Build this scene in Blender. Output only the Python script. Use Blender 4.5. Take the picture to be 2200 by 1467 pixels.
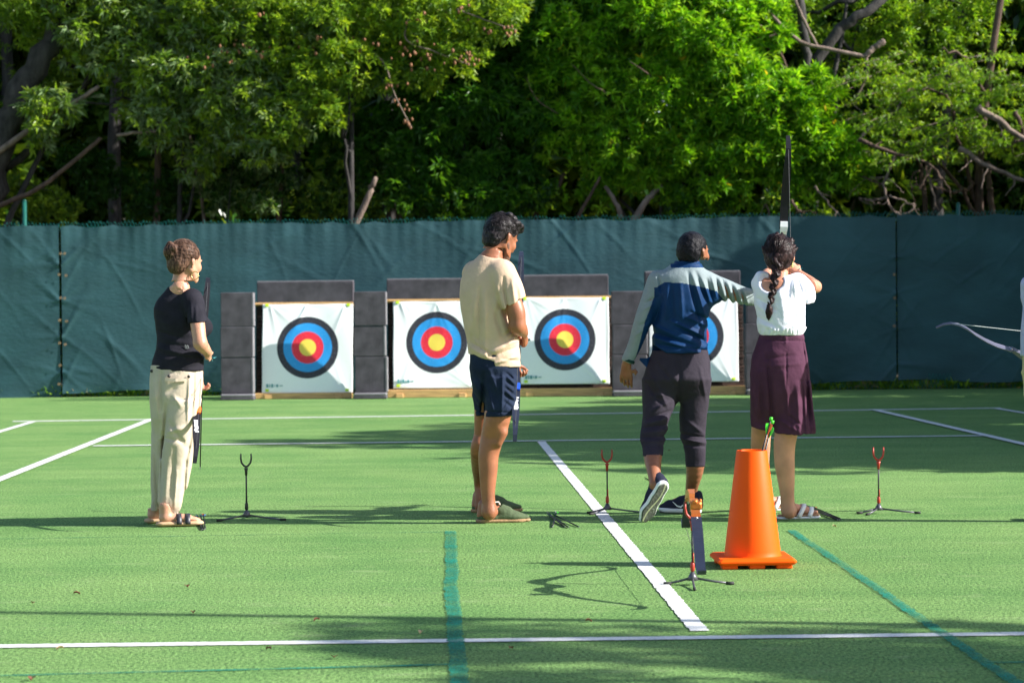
import bpy, math, random
import numpy as np
from mathutils import Vector, Matrix
random.seed(7); RNG = np.random.default_rng(7)
for o in list(bpy.data.objects): bpy.data.objects.remove(o)
S = bpy.context.scene; C = S.collection
# ------------------------------------------------------------------ camera
F, CH, PITCH, ROLL = 5166.0, 1.2826, 0.016693, -0.0095
cp, sp, cr, sr = math.cos(PITCH), math.sin(PITCH), math.cos(ROLL), math.sin(ROLL)
U0 = Vector((0, sp, cp)); FW = Vector((0, cp, -sp)); X0 = Vector((1, 0, 0))
RT = cr*X0 + sr*U0; UP = -sr*X0 + cr*U0; CAM = Vector((0, 0, CH))
cd = bpy.data.cameras.new("camera"); cam = bpy.data.objects.new("camera", cd); C.objects.link(cam)
cam.matrix_world = Matrix(((RT.x, UP.x, -FW.x, 0), (RT.y, UP.y, -FW.y, 0), (RT.z, UP.z, -FW.z, CH), (0, 0, 0, 1)))
cd.sensor_width = 36; cd.lens = F/2200*36; cd.clip_end = 2000; cd.clip_start = 0.1
cd.dof.use_dof = True; cd.dof.focus_distance = 13.0; cd.dof.aperture_fstop = 5.0
S.camera = cam
# ------------------------------------------------------------------ light
SUN_EL, SUN_AZ = math.radians(30), math.radians(9.8)          # sun to the right, a little to the camera's side
to_sun = Vector((math.cos(SUN_AZ)*math.cos(SUN_EL), -math.sin(SUN_AZ)*math.cos(SUN_EL), math.sin(SUN_EL)))
sd = bpy.data.lights.new("sun", 'SUN'); sd.energy = 5.0; sd.angle = math.radians(0.53); sd.color = (1, 0.96, 0.90)
sun = bpy.data.objects.new("sun", sd); C.objects.link(sun); sun.rotation_euler = to_sun.to_track_quat('Z', 'Y').to_euler()
sun.location = (20, -4, 14)
W = bpy.data.worlds.new("World"); S.world = W; W.use_nodes = True
wn = W.node_tree.nodes; bg = wn['Background']
sky = wn.new('ShaderNodeTexSky'); sky.sky_type = 'NISHITA'; sky.sun_disc = False
sky.sun_elevation = SUN_EL; sky.sun_rotation = math.radians(90) + SUN_AZ
W.node_tree.links.new(sky.outputs[0], bg.inputs[0]); bg.inputs[1].default_value = 0.098
S.view_settings.view_transform = 'Standard'; S.view_settings.look = 'None'
S.view_settings.exposure = 1.14; S.view_settings.gamma = 1
S.render.engine = 'CYCLES'
S.cycles.max_bounces = 8; S.cycles.transparent_max_bounces = 8

# ------------------------------------------------------------------ helpers
def ray(px, py): return FW + RT*((px-1100)/F) + UP*((733.5-py)/F)
def at(px, py, Y):                       # world point seen at a pixel, at distance Y
    r = ray(px, py); return CAM + r*(Y/r.y)
def gnd(px, py, z=0.0):                  # ground point seen at a pixel
    r = ray(px, py); return CAM + r*((z-CH)/r.z)
def nrm(v): v = np.asarray(v, float); return v/(np.linalg.norm(v)+1e-9)
def tag(o, label=None, cat=None, group=None, kind=None):
    for k, v in (('label', label), ('category', cat), ('group', group), ('kind', kind)):
        if v: o[k] = v
    return o
def empty(name, loc, label, cat, group=None, rz=0):
    o = bpy.data.objects.new(name, None); C.objects.link(o); o.location = loc; o.rotation_euler = (0, 0, rz)
    o.empty_display_size = 0.1
    return tag(o, label, cat, group)
def mesh(name, V, Fc, mats, parent=None, smooth=True, loc=None, mi=None):
    me = bpy.data.meshes.new(name); V = np.asarray(V, dtype=np.float32)
    if isinstance(Fc, np.ndarray):
        n, k = Fc.shape
        me.vertices.add(len(V)); me.vertices.foreach_set('co', V.ravel())
        me.loops.add(n*k); me.loops.foreach_set('vertex_index', Fc.astype(np.int32).ravel())
        me.polygons.add(n); me.polygons.foreach_set('loop_start', np.arange(0, n*k, k, dtype=np.int32))
        me.polygons.foreach_set('loop_total', np.full(n, k, dtype=np.int32)); me.update(calc_edges=True)
    else:
        me.from_pydata([tuple(v) for v in V.tolist()], [], Fc)
    if not isinstance(mats, (list, tuple)): mats = [mats]
    for m in mats: me.materials.append(m)
    if mi is not None: me.polygons.foreach_set('material_index', np.asarray(mi, dtype=np.int32))
    me.polygons.foreach_set('use_smooth', np.full(len(me.polygons), bool(smooth)))
    me.update(); me.validate()
    o = bpy.data.objects.new(name, me); C.objects.link(o)
    if parent is not None: o.parent = parent
    if loc is not None: o.location = loc
    return o
def VV_(p): return Vector([float(q) for q in p])
class MB:                                # collects shapes into one mesh
    def __init__(s): s.v = []; s.f = []; s.m = []; s.cm = 0
    def add(s, v, f):
        b = len(s.v); s.v += [tuple(map(float, p)) for p in v]; s.f += [tuple(i+b for i in q) for q in f]; s.m += [s.cm]*len(f)
        return s
    def box(s, c, d, bev=0.0, M=None):
        c = VV_(c); hx, hy, hz = (x/2 for x in d); b = min(bev, hx*.9, hy*.9, hz*.9)
        if b <= 0:
            vs = [Vector((x*hx, y*hy, z*hz)) for x in (-1, 1) for y in (-1, 1) for z in (-1, 1)]
            fs = [(0, 1, 3, 2), (4, 6, 7, 5), (0, 4, 5, 1), (2, 3, 7, 6), (0, 2, 6, 4), (1, 5, 7, 3)]
        else:
            vs = []; fs = []
            prof = [(-hz, b), (-hz+b, 0), (hz-b, 0), (hz, b)]
            for z, i in prof:
                X, Y = hx-i, hy-i
                for (x, y) in ((X, Y-b), (X-b, Y), (-X+b, Y), (-X, Y-b), (-X, -Y+b), (-X+b, -Y), (X-b, -Y), (X, -Y+b)): vs.append(Vector((x, y, z)))
            for r in range(3):
                for k in range(8): fs.append((r*8+k, r*8+(k+1) % 8, r*8+8+(k+1) % 8, r*8+8+k))
            fs.append(tuple(range(7, -1, -1))); fs.append(tuple(range(24, 32)))
        vs = [(M @ v if M else v)+c for v in vs]
        return s.add(vs, fs)
    def tube(s, pts, r, n=8, flat=None, cap=True):
        pts = [VV_(p) for p in pts]; N = len(pts)
        if not hasattr(r, '__len__'): r = [r]*N
        t0 = (pts[1]-pts[0]).normalized(); a = t0.orthogonal().normalized() if flat is None else (Vector(flat)-t0*t0.dot(Vector(flat))).normalized()
        vs = []; fs = []
        for i, p in enumerate(pts):
            t = (pts[min(i+1, N-1)]-pts[max(i-1, 0)]).normalized()
            a = (a-t*t.dot(a)).normalized(); b = t.cross(a)
            for k in range(n):
                an = 2*math.pi*k/n; vs.append(p+a*math.cos(an)*r[i]+b*math.sin(an)*r[i])
        for i in range(N-1):
            for k in range(n): fs.append((i*n+k, i*n+(k+1) % n, (i+1)*n+(k+1) % n, (i+1)*n+k))
        if cap: fs.append(tuple(range(n-1, -1, -1))); fs.append(tuple(range((N-1)*n, N*n)))
        return s.add(vs, fs)
    def strip(s, pts, side, w, th):      # flat bar: pts centre line, side vectors, widths, thickness
        vs = []; fs = []; N = len(pts)
        for i, p in enumerate(pts):
            p = VV_(p); t = (VV_(pts[min(i+1, N-1)])-VV_(pts[max(i-1, 0)])).normalized()
            sd_ = VV_(side)
            sd_ = (sd_-t*t.dot(sd_)).normalized(); nn = t.cross(sd_)
            wi = w[i] if hasattr(w, '__len__') else w; ti = th[i] if hasattr(th, '__len__') else th
            for a, b in ((-1, -1), (1, -1), (1, 1), (-1, 1)): vs.append(p+sd_*a*wi/2+nn*b*ti/2)
        for i in range(N-1):
            for k in range(4): fs.append((i*4+k, i*4+(k+1) % 4, i*4+4+(k+1) % 4, i*4+4+k))
        fs += [(3, 2, 1, 0), tuple(range(N*4-4, N*4))]
        return s.add(vs, fs)
    def lathe(s, prof, n=48, c=(0, 0, 0)):
        vs = []; fs = []; N = len(prof)
        for r, z in prof:
            for k in range(n): vs.append((c[0]+r*math.cos(2*math.pi*k/n), c[1]+r*math.sin(2*math.pi*k/n), c[2]+z))
        for i in range(N-1):
            for k in range(n): fs.append((i*n+k, i*n+(k+1) % n, (i+1)*n+(k+1) % n, (i+1)*n+k))
        return s.add(vs, fs)
    def build(s, name, mat, parent=None, smooth=False, loc=None): return mesh(name, s.v, s.f, mat, parent, smooth, loc, mi=s.m)
# ------------------------------------------------------------------ materials
def newmat(name):
    m = bpy.data.materials.new(name); m.use_nodes = True; nt = m.node_tree
    return m, nt, nt.nodes['Principled BSDF']
def N(nt, t, **kw):
    n = nt.nodes.new('ShaderNode'+t)
    for k, v in kw.items():
        if k in n.inputs.keys(): n.inputs[k].default_value = v
        else: setattr(n, k, v)
    return n
def ramp(nt, a, b, ca, cb, src):
    r = nt.nodes.new('ShaderNodeValToRGB'); r.color_ramp.elements[0].position = a; r.color_ramp.elements[1].position = b
    r.color_ramp.elements[0].color = (*ca, 1); r.color_ramp.elements[1].color = (*cb, 1); nt.links.new(src, r.inputs[0]); return r
def mat(name, col, rough=0.6, metal=0, var=0.15, scale=8, bump=0.0, bscale=60, stretch=(1, 1, 1), spec=0.5, sheen=0, sss=0, detail=4, trans=0):
    m, nt, p = newmat(name); L = nt.links
    tc = N(nt, 'TexCoord'); mp = N(nt, 'Mapping'); L.new(tc.outputs['Object'], mp.inputs[0]); mp.inputs['Scale'].default_value = stretch
    n1 = N(nt, 'TexNoise', Scale=scale, Detail=detail); L.new(mp.outputs[0], n1.inputs['Vector'])
    c0 = tuple(max(0, c*(1-var)) for c in col); c1 = tuple(min(1, c*(1+var)) for c in col)
    r = ramp(nt, 0.3, 0.7, c0, c1, n1.outputs['Fac']); L.new(r.outputs[0], p.inputs['Base Color'])
    p.inputs['Roughness'].default_value = rough; p.inputs['Metallic'].default_value = metal
    p.inputs['Specular IOR Level'].default_value = spec
    if sheen: p.inputs['Sheen Weight'].default_value = sheen; p.inputs['Sheen Roughness'].default_value = 0.5
    if sss: p.inputs['Subsurface Weight'].default_value = sss; p.inputs['Subsurface Radius'].default_value = (0.01, 0.004, 0.002); p.inputs['Subsurface Scale'].default_value = 1.0
    if bump:
        n2 = N(nt, 'TexNoise', Scale=bscale, Detail=5); L.new(mp.outputs[0], n2.inputs['Vector'])
        b = N(nt, 'Bump', Strength=bump, Distance=0.01); L.new(n2.outputs['Fac'], b.inputs['Height']); L.new(b.outputs[0], p.inputs['Normal'])
    if trans:
        t = N(nt, 'BsdfTranslucent'); L.new(r.outputs[0], t.inputs[0]); mx = N(nt, 'MixShader'); mx.inputs[0].default_value = trans
        out = nt.nodes['Material Output']; L.new(p.outputs[0], mx.inputs[1]); L.new(t.outputs[0], mx.inputs[2]); L.new(mx.outputs[0], out.inputs[0])
    return m
def leafmat(name, trans=0.35, rough=0.45, spec=0.45):
    m, nt, p = newmat(name); L = nt.links
    at_ = N(nt, 'Attribute', attribute_name='tint'); L.new(at_.outputs['Color'], p.inputs['Base Color'])
    p.inputs['Roughness'].default_value = rough; p.inputs['Specular IOR Level'].default_value = spec
    t = N(nt, 'BsdfTranslucent'); g = N(nt, 'Mix', data_type='RGBA', blend_type='MULTIPLY'); g.inputs[0].default_value = 1
    L.new(at_.outputs['Color'], g.inputs[6]); g.inputs[7].default_value = (1.6, 1.5, 0.5, 1); L.new(g.outputs[2], t.inputs[0])
    mx = N(nt, 'MixShader'); mx.inputs[0].default_value = trans; out = nt.nodes['Material Output']
    L.new(p.outputs[0], mx.inputs[1]); L.new(t.outputs[0], mx.inputs[2]); L.new(mx.outputs[0], out.inputs[0])
    return m
# ------------------------------------------------------------------ ground
def turf_mat():
    m, nt, p = newmat('artificial_turf'); L = nt.links
    g = N(nt, 'NewGeometry'); 
    n1 = N(nt, 'TexNoise', Scale=0.9, Detail=5, Roughness=0.6); L.new(g.outputs['Position'], n1.inputs['Vector'])
    mp = N(nt, 'Mapping'); mp.inputs['Scale'].default_value = (1, 0.55, 1); L.new(g.outputs['Position'], mp.inputs[0])
    n2 = N(nt, 'TexNoise', Scale=75, Detail=4, Roughness=0.85); L.new(mp.outputs[0], n2.inputs['Vector'])
    base = ramp(nt, 0.3, 0.72, (0.090, 0.222, 0.064), (0.146, 0.282, 0.090), n1.outputs['Fac'])
    fine = ramp(nt, 0.36, 0.64, (0.10, 0.18, 0.16), (2.3, 1.92, 1.9), n2.outputs['Fac'])
    mul = N(nt, 'Mix', data_type='RGBA', blend_type='MULTIPLY'); mul.inputs[0].default_value = 1
    L.new(base.outputs[0], mul.inputs[6]); L.new(fine.outputs[0], mul.inputs[7])
    # mowing / infill bands running across the court
    mp2 = N(nt, 'Mapping'); mp2.inputs['Scale'].default_value = (0.18, 2.6, 1); L.new(g.outputs['Position'], mp2.inputs[0])
    n4 = N(nt, 'TexNoise', Scale=1.0, Detail=4, Roughness=0.6); L.new(mp2.outputs[0], n4.inputs['Vector'])
    bands = ramp(nt, 0.3, 0.7, (0.84, 0.88, 0.84), (1.16, 1.10, 1.12), n4.outputs['Fac'])
    mul2 = N(nt, 'Mix', data_type='RGBA', blend_type='MULTIPLY'); mul2.inputs[0].default_value = 1
    L.new(mul.outputs[2], mul2.inputs[6]); L.new(bands.outputs[0], mul2.inputs[7])
    # worn sandy scuffs
    mp3 = N(nt, 'Mapping'); mp3.inputs['Scale'].default_value = (1.1, 2.2, 1); L.new(g.outputs['Position'], mp3.inputs[0])
    n3 = N(nt, 'TexNoise', Scale=3.1, Detail=6, Roughness=0.72, Distortion=0.4); L.new(mp3.outputs[0], n3.inputs['Vector'])
    scf = ramp(nt, 0.55, 0.76, (0, 0, 0), (0.62, 0.62, 0.62), n3.outputs['Fac'])
    mx = N(nt, 'Mix', data_type='RGBA'); L.new(scf.outputs[0], mx.inputs[0]); L.new(mul2.outputs[2], mx.inputs[6]); mx.inputs[7].default_value = (0.30, 0.38, 0.18, 1)
    L.new(mx.outputs[2], p.inputs['Base Color']); p.inputs['Roughness'].default_value = 0.75; p.inputs['Specular IOR Level'].default_value = 0.15
    
    b = N(nt, 'Bump', Strength=0.9, Distance=0.012); L.new(n2.outputs['Fac'], b.inputs['Height']); L.new(b.outputs[0], p.inputs['Normal'])
    return m
TURF = turf_mat()
SOIL = mat('leaf_litter_soil', (0.10, 0.075, 0.045), 0.95, var=0.5, scale=3, bump=1, bscale=30, detail=8)
def sheet(name, pts, z, m, kind='structure'):
    o = mesh(name, [(p[0], p[1], z) for p in pts], [tuple(range(len(pts)))], m, smooth=False); o['kind'] = kind; return o
sheet('ground', [(-700, -300), (700, -300), (700, 1200), (-700, 1200)], -0.012, SOIL)
FY = 33.7                                 # the fence stands here
sheet('court', [(-14, -8), (16, -8), (16, FY+0.05), (-14, FY+0.05)], 0.0, TURF)
# painted lines: quads on the ground with slightly ragged edges
def paintmat(name, col, mix, tr=0.0, trs=(.35, .65)):
    m, nt, p = newmat(name); L = nt.links; g = N(nt, 'NewGeometry')
    n = N(nt, 'TexNoise', Scale=120, Detail=3, Roughness=0.7); L.new(g.outputs['Position'], n.inputs['Vector'])
    r = ramp(nt, 0.3, 0.62, tuple(c*mix for c in col), col, n.outputs['Fac']); L.new(r.outputs[0], p.inputs['Base Color'])
    p.inputs['Roughness'].default_value = 0.8; b = N(nt, 'Bump', Strength=0.5, Distance=0.006); L.new(n.outputs['Fac'], b.inputs['Height']); L.new(b.outputs[0], p.inputs['Normal']); p.inputs['Specular IOR Level'].default_value = .15
    n2 = N(nt, 'TexNoise', Scale=85, Detail=5, Roughness=.85); L.new(g.outputs['Position'], n2.inputs['Vector']); n3 = N(nt, 'TexNoise', Scale=4, Detail=4); L.new(g.outputs['Position'], n3.inputs['Vector'])
    ma = N(nt, 'Math', operation='MULTIPLY_ADD'); L.new(n3.outputs['Fac'], ma.inputs[0]); ma.inputs[1].default_value = .5; ma.inputs[2].default_value = -.25; ad = N(nt, 'Math', operation='ADD'); L.new(ma.outputs[0], ad.inputs[0]); L.new(n2.outputs['Fac'], ad.inputs[1])
    r2 = ramp(nt, trs[0], trs[1], (0, 0, 0), (tr, tr, tr), ad.outputs[0]); tb = N(nt, 'BsdfTransparent'); mx = N(nt, 'MixShader'); L.new(r2.outputs[0], mx.inputs[0]); L.new(p.outputs[0], mx.inputs[1]); L.new(tb.outputs[0], mx.inputs[2]); L.new(mx.outputs[0], nt.nodes['Material Output'].inputs[0]); return m
WHITE = paintmat('white_line_paint', (0.78, 0.78, 0.76), 0.7, .35, (.5, .8))
TEAL = paintmat('teal_line_paint', (0.015, 0.25, 0.17), 0.6, 0.95, (.36, .66))
def line(name, a, b, w, m, z, wob=0.0, rag=0.004, w2=None):
    a, b = Vector(a), Vector(b); a.z = b.z = 0; n = max(2, int((b-a).length/0.02)); t = (b-a).normalized(); s = Vector((-t.y, t.x, 0))
    vs = []; ph = random.random()*9
    for i in range(n+1):
        u = i/n; p = a.lerp(b, u); ww = w+((w2-w)*u if w2 else 0)
        q = wob*(math.sin(u*9+ph)+.6*math.sin(u*23+ph*2)+.4*math.sin(u*41))
        l = ww/2+random.uniform(-rag, rag); r_ = ww/2+random.uniform(-rag, rag)
        vs += [p+s*(l+q), p-s*(r_-q)]
    fs = [(2*i, 2*i+1, 2*i+3, 2*i+2) for i in range(n)]
    o = mesh(name, [(v.x, v.y, z) for v in vs], fs, m, smooth=False); o['kind'] = 'structure'; return o
def ext(p, q, k): return p+(q-p)*k
G = gnd
line('white_line', ext(G(2200, 1362), G(0, 1389), 1.35), ext(G(0, 1389), G(2200, 1362), 1.5), 0.088, WHITE, 0.004)
line('white_line', G(1503, 1356), G(1163, 949), 0.074, WHITE, 0.004)
line('white_line', G(200, 959), G(2110, 937), 0.11, WHITE, 0.008)
line('white_line', ext(G(2140, 877), G(70, 905), 1.02), ext(G(70, 905), G(2140, 877), 1.005), 0.15, WHITE, 0.004)
line('white_line', G(326, 902), ext(G(326, 902), G(0, 1032), 1.6), 0.09, WHITE, 0.012)
line('white_line', G(70, 907), ext(G(70, 907), G(0, 928), 2.5), 0.08, WHITE, 0.008)
line('white_line', G(1876, 881), ext(G(1876, 881), G(2200, 956), 2.2), 0.09, WHITE, 0.012)
line('white_line', G(2140, 878), ext(G(2140, 878), G(2200, 888), 3), 0.08, WHITE, 0.008)
line('teal_line', G(966, 1142), ext(G(966, 1142), G(985, 1500), 1.0), 0.062, TEAL, 0.0052, wob=0.005, rag=0.006)
line('teal_line', G(1700, 1140), G(2200, 1480), 0.05, TEAL, 0.0052, wob=0.003, rag=0.006)
line('teal_line', G(-300, 1460), G(968, 1428), 0.028, TEAL, 0.0035, wob=0.002)
FAINT = paintmat('faded_teal_paint', (0.03, 0.25, 0.13), 0.7, 1.0, (.25, .6))
line('teal_line', G(-100, 1160), G(958, 1143), 0.03, FAINT, 0.0035, wob=0.004)
line('teal_line', G(2120, 1424), G(2300, 1422), 0.03, TEAL, 0.0035)
# ------------------------------------------------------------------ fence
CLOTH = mat('green_windscreen_cloth', (0.034, 0.094, 0.110), 0.6, var=0.2, scale=1.2, bump=0.45, bscale=14, stretch=(1, 1, 2.2), spec=0.3, trans=0.06, detail=9)
WIRE = mat('green_coated_wire', (0.01, 0.16, 0.14), 0.4)
POST = mat('green_painted_steel', (0.01, 0.09, 0.07), 0.35)
BRASS = mat('brass_grommet', (0.34, 0.22, 0.13), 0.5, metal=0.6)
fence = empty('fence', (0, FY, 0), 'long green windscreen covered chain link fence behind the archery targets', 'fence')
def top_z(px): return at(px, 486-(px)*28/2200, FY).z
def xpx(px): return at(px, 700, FY).x
def screen_panel(x0, x1, bot_px, seed, sag=0.03):
    """hanging cloth panel; px range in the picture gives the width"""
    rs = np.random.default_rng(seed); X0_, X1_ = xpx(x0), xpx(x1)
    nx, nz = max(8, int((X1_-X0_)/0.022)), 92
    xs = np.linspace(X0_, X1_, nx); u = (xs-X0_)/(X1_-X0_)
    pxs = x0+(x1-x0)*u
    tie = 0.62                            # spacing of the ties along the top rail
    zt = np.array([top_z(p) for p in pxs])-0.035*np.abs(np.sin(np.pi*(xs/tie)+0.25*np.sin(xs*2.3)))**1.0*(0.6+0.5*np.sin(xs*1.7+seed))
    zb = np.array([at(p, bot_px(p), FY).z for p in pxs])+0.02*np.sin(xs*3.1+seed)
    v = np.linspace(0, 1, nz)
    XX, VV = np.meshgrid(xs, v, indexing='ij'); ZZ = zb[:, None]+(zt-zb)[:, None]*VV
    D = np.zeros_like(XX)
    for _ in range(26):                   # soft vertical and slanting billows
        kx, kz = rs.normal(0, 2.2), rs.normal(0, 0.9); D += rs.uniform(.001, .007)*np.sin(kx*XX+kz*ZZ+rs.uniform(0, 6))
    T = 1-VV
    D += 0.009*np.exp(-T*9)*np.sin(2*np.pi*XX/tie+np.sin(XX*2.1))   # gathered at the ties
    D += 0.0022*np.exp(-T*5)*np.sin(2*np.pi*XX/0.17+3*np.sin(XX*1.3))
    for _ in range(int(5*(X1_-X0_))+6):   # tension creases: long slanting ridges
        cx, cz = rs.uniform(X0_, X1_), rs.choice([rs.uniform(.1, .7), rs.uniform(1.5, 2.3)]); a = rs.choice([-1, 1])*rs.uniform(.25, 1.3)
        L_ = rs.uniform(.25, .8); w = rs.uniform(.014, .045); dx, dz = XX-cx, ZZ-cz
        al = dx*math.cos(a)+dz*math.sin(a); pe = -dx*math.sin(a)+dz*math.cos(a)+0.12*al*al
        D -= rs.uniform(.003, .010)*np.exp(-(pe/w)**2-(al/L_)**2)
    for side in (0, 1):                   # creases fanning from the seam grommets
        e = X0_ if side == 0 else X1_
        for gz in (0.35, 0.85, 1.35, 1.85):
            for _ in range(3):
                a = rs.uniform(-1.1, 1.1); dx = np.abs(XX-e); dz = ZZ-gz; pe = dz*math.cos(a)-dx*math.sin(a)
                D -= 0.010*np.exp(-(pe/(0.015+0.08*dx))**2)*np.exp(-dx/0.35)
    D += 0.05*np.exp(-VV*16)*np.sin(XX*5+seed)*0.6
    me_v = np.stack([XX, D-0.05, ZZ], -1).reshape(-1, 3); i, j = np.meshgrid(np.arange(nx-1), np.arange(nz-1), indexing='ij')
    q = (i*nz+j).ravel(); Fc = np.stack([q, q+nz, q+nz+1, q+1], -1)
    o = mesh('windscreen_panel', me_v, Fc, CLOTH, fence); return o
screen_panel(-260, 130, lambda p: 856, 3)
screen_panel(135, 1924, lambda p: 842-(p-138)*0.0125, 5)
screen_panel(1928, 2460, lambda p: 818, 9)
for px, top in ((54, 432), (-700, 440), (800, 484), (1330, 478), (2062, 438), (2750, 430)):
    b = MB(); x = xpx(px); z = at(px, top, FY).z; b.tube([(x, 0.06, -0.02), (x, 0.06, z)], 0.03, 12); b.tube([(x, 0.06, z), (x, 0.06, z+0.02)], [0.034, 0.022], 12); b.build('fence_post', POST, fence, smooth=True)
b = MB(); b.tube([(xpx(-900), 0.05, top_z(-900)-0.07), (xpx(2900), 0.05, top_z(2900)-0.07)], 0.016, 8); b.build('top_rail', POST, fence, smooth=True)
b = MB(); rr = random.Random(4)
x = xpx(-250)
while x < xpx(2450):                      # diamond mesh wires with twisted ends above the rail and below the cloth
    px = 1100+x*F/FY; zt = top_z(px)
    for (za, zb_, ex) in ((zt-0.05, zt+rr.uniform(0.02, 0.055), 0.0), (0.01, 0.22, 0)):
        for sgn in (-1, 1):
            b.tube([(x, 0.0, za), (x+sgn*0.025, 0.01, (za+zb_)/2), (x+rr.uniform(-.008, .008), 0, zb_)], 0.0035, 3, cap=False)
    x += 0.05
b.build('chain_link', WIRE, fence)
for (px, py) in ((130, 545), (139, 545), (127, 590), (142, 592), (130, 640), (139, 641), (128, 688), (143, 690), (128, 737), (140, 740), (129, 785), (127, 825), (1921, 590), (1922, 640), (1921, 700)):
    p = at(px, py, FY-0.07)-fence.location; b = MB(); b.lathe([(0.006, 0), (0.016, 0.002), (0.02, 0)], 10)
    n0 = len(b.v)-30
    for k in range(n0, len(b.v)): vx = b.v[k]; b.v[k] = (p.x+vx[0], p.y-vx[2]-0.01, p.z+vx[1])
    b.build('grommet', BRASS, fence)
# ------------------------------------------------------------------ archery butts
FOAM = mat('charcoal_foam', (0.088, 0.080, 0.094), 0.85, var=0.28, scale=6, bump=0.6, bscale=90, detail=7, spec=0.08)
FOAM2 = mat('grey_foam_edge', (0.20, 0.19, 0.21), 0.85, var=0.2, scale=7, bump=0.5, bscale=90)
PINE = mat('pine_timber', (0.62, 0.36, 0.15), 0.6, var=0.3, scale=3, bump=0.3, bscale=20, stretch=(1, 6, 12), detail=6)
STRAW = mat('dark_layered_straw', (0.045, 0.025, 0.020), 0.95, var=0.7, scale=9, bump=1, bscale=60, stretch=(1, 1, 5))
BLACKB = mat('black_board', (0.012, 0.013, 0.016), 0.8)
YPIN = mat('yellow_green_pin', (0.55, 0.8, 0.02), 0.4)
def facemat():
    m, nt, p = newmat('printed_target_cloth'); L = nt.links
    tc = N(nt, 'Attribute', attribute_name='face_uv'); ln = N(nt, 'VectorMath', operation='LENGTH'); L.new(tc.outputs['Vector'], ln.inputs[0])
    r = nt.nodes.new('ShaderNodeValToRGB'); r.color_ramp.interpolation = 'CONSTANT'; e = r.color_ramp.elements
    W_ = (0.90, 0.92, 0.93, 1); K = (0.02, 0.02, 0.03, 1)
    stops = [(0, (0.85, 0.64, 0.08, 1)), (0.113, (0.75, 0.015, 0.04, 1)), (0.212, (0.012, 0.29, 0.72, 1)), (0.325, K), (0.412, W_)]
    e[0].position = 0; e[0].color = stops[0][1]; e[1].position = stops[1][0]; e[1].color = stops[1][1]
    for q, c in stops[2:]: n_ = e.new(q); n_.color = c
    L.new(ln.outputs['Value'], r.inputs[0])
    no = N(nt, 'TexNoise', Scale=60, Detail=3); L.new(tc.outputs['Vector'], no.inputs['Vector'])
    sp_ = ramp(nt, 0.62, 0.70, (0, 0, 0), (0.14, 0.14, 0.16), no.outputs['Fac'])     # small arrow holes and scuffs
    ad = N(nt, 'Mix', data_type='RGBA', blend_type='ADD'); ad.inputs[0].default_value = 1; L.new(r.outputs[0], ad.inputs[6]); L.new(sp_.outputs[0], ad.inputs[7]); L.new(ad.outputs[2], p.inputs['Base Color'])
    p.inputs['Roughness'].default_value = 0.5; p.inputs['Sheen Weight'].default_value = 0.1
    return m
FACE = facemat(); LOGO = mat('faded_teal_print', (0.10, 0.30, 0.32), 0.6)
BY = 32.35; LEAN = math.radians(9)
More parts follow.
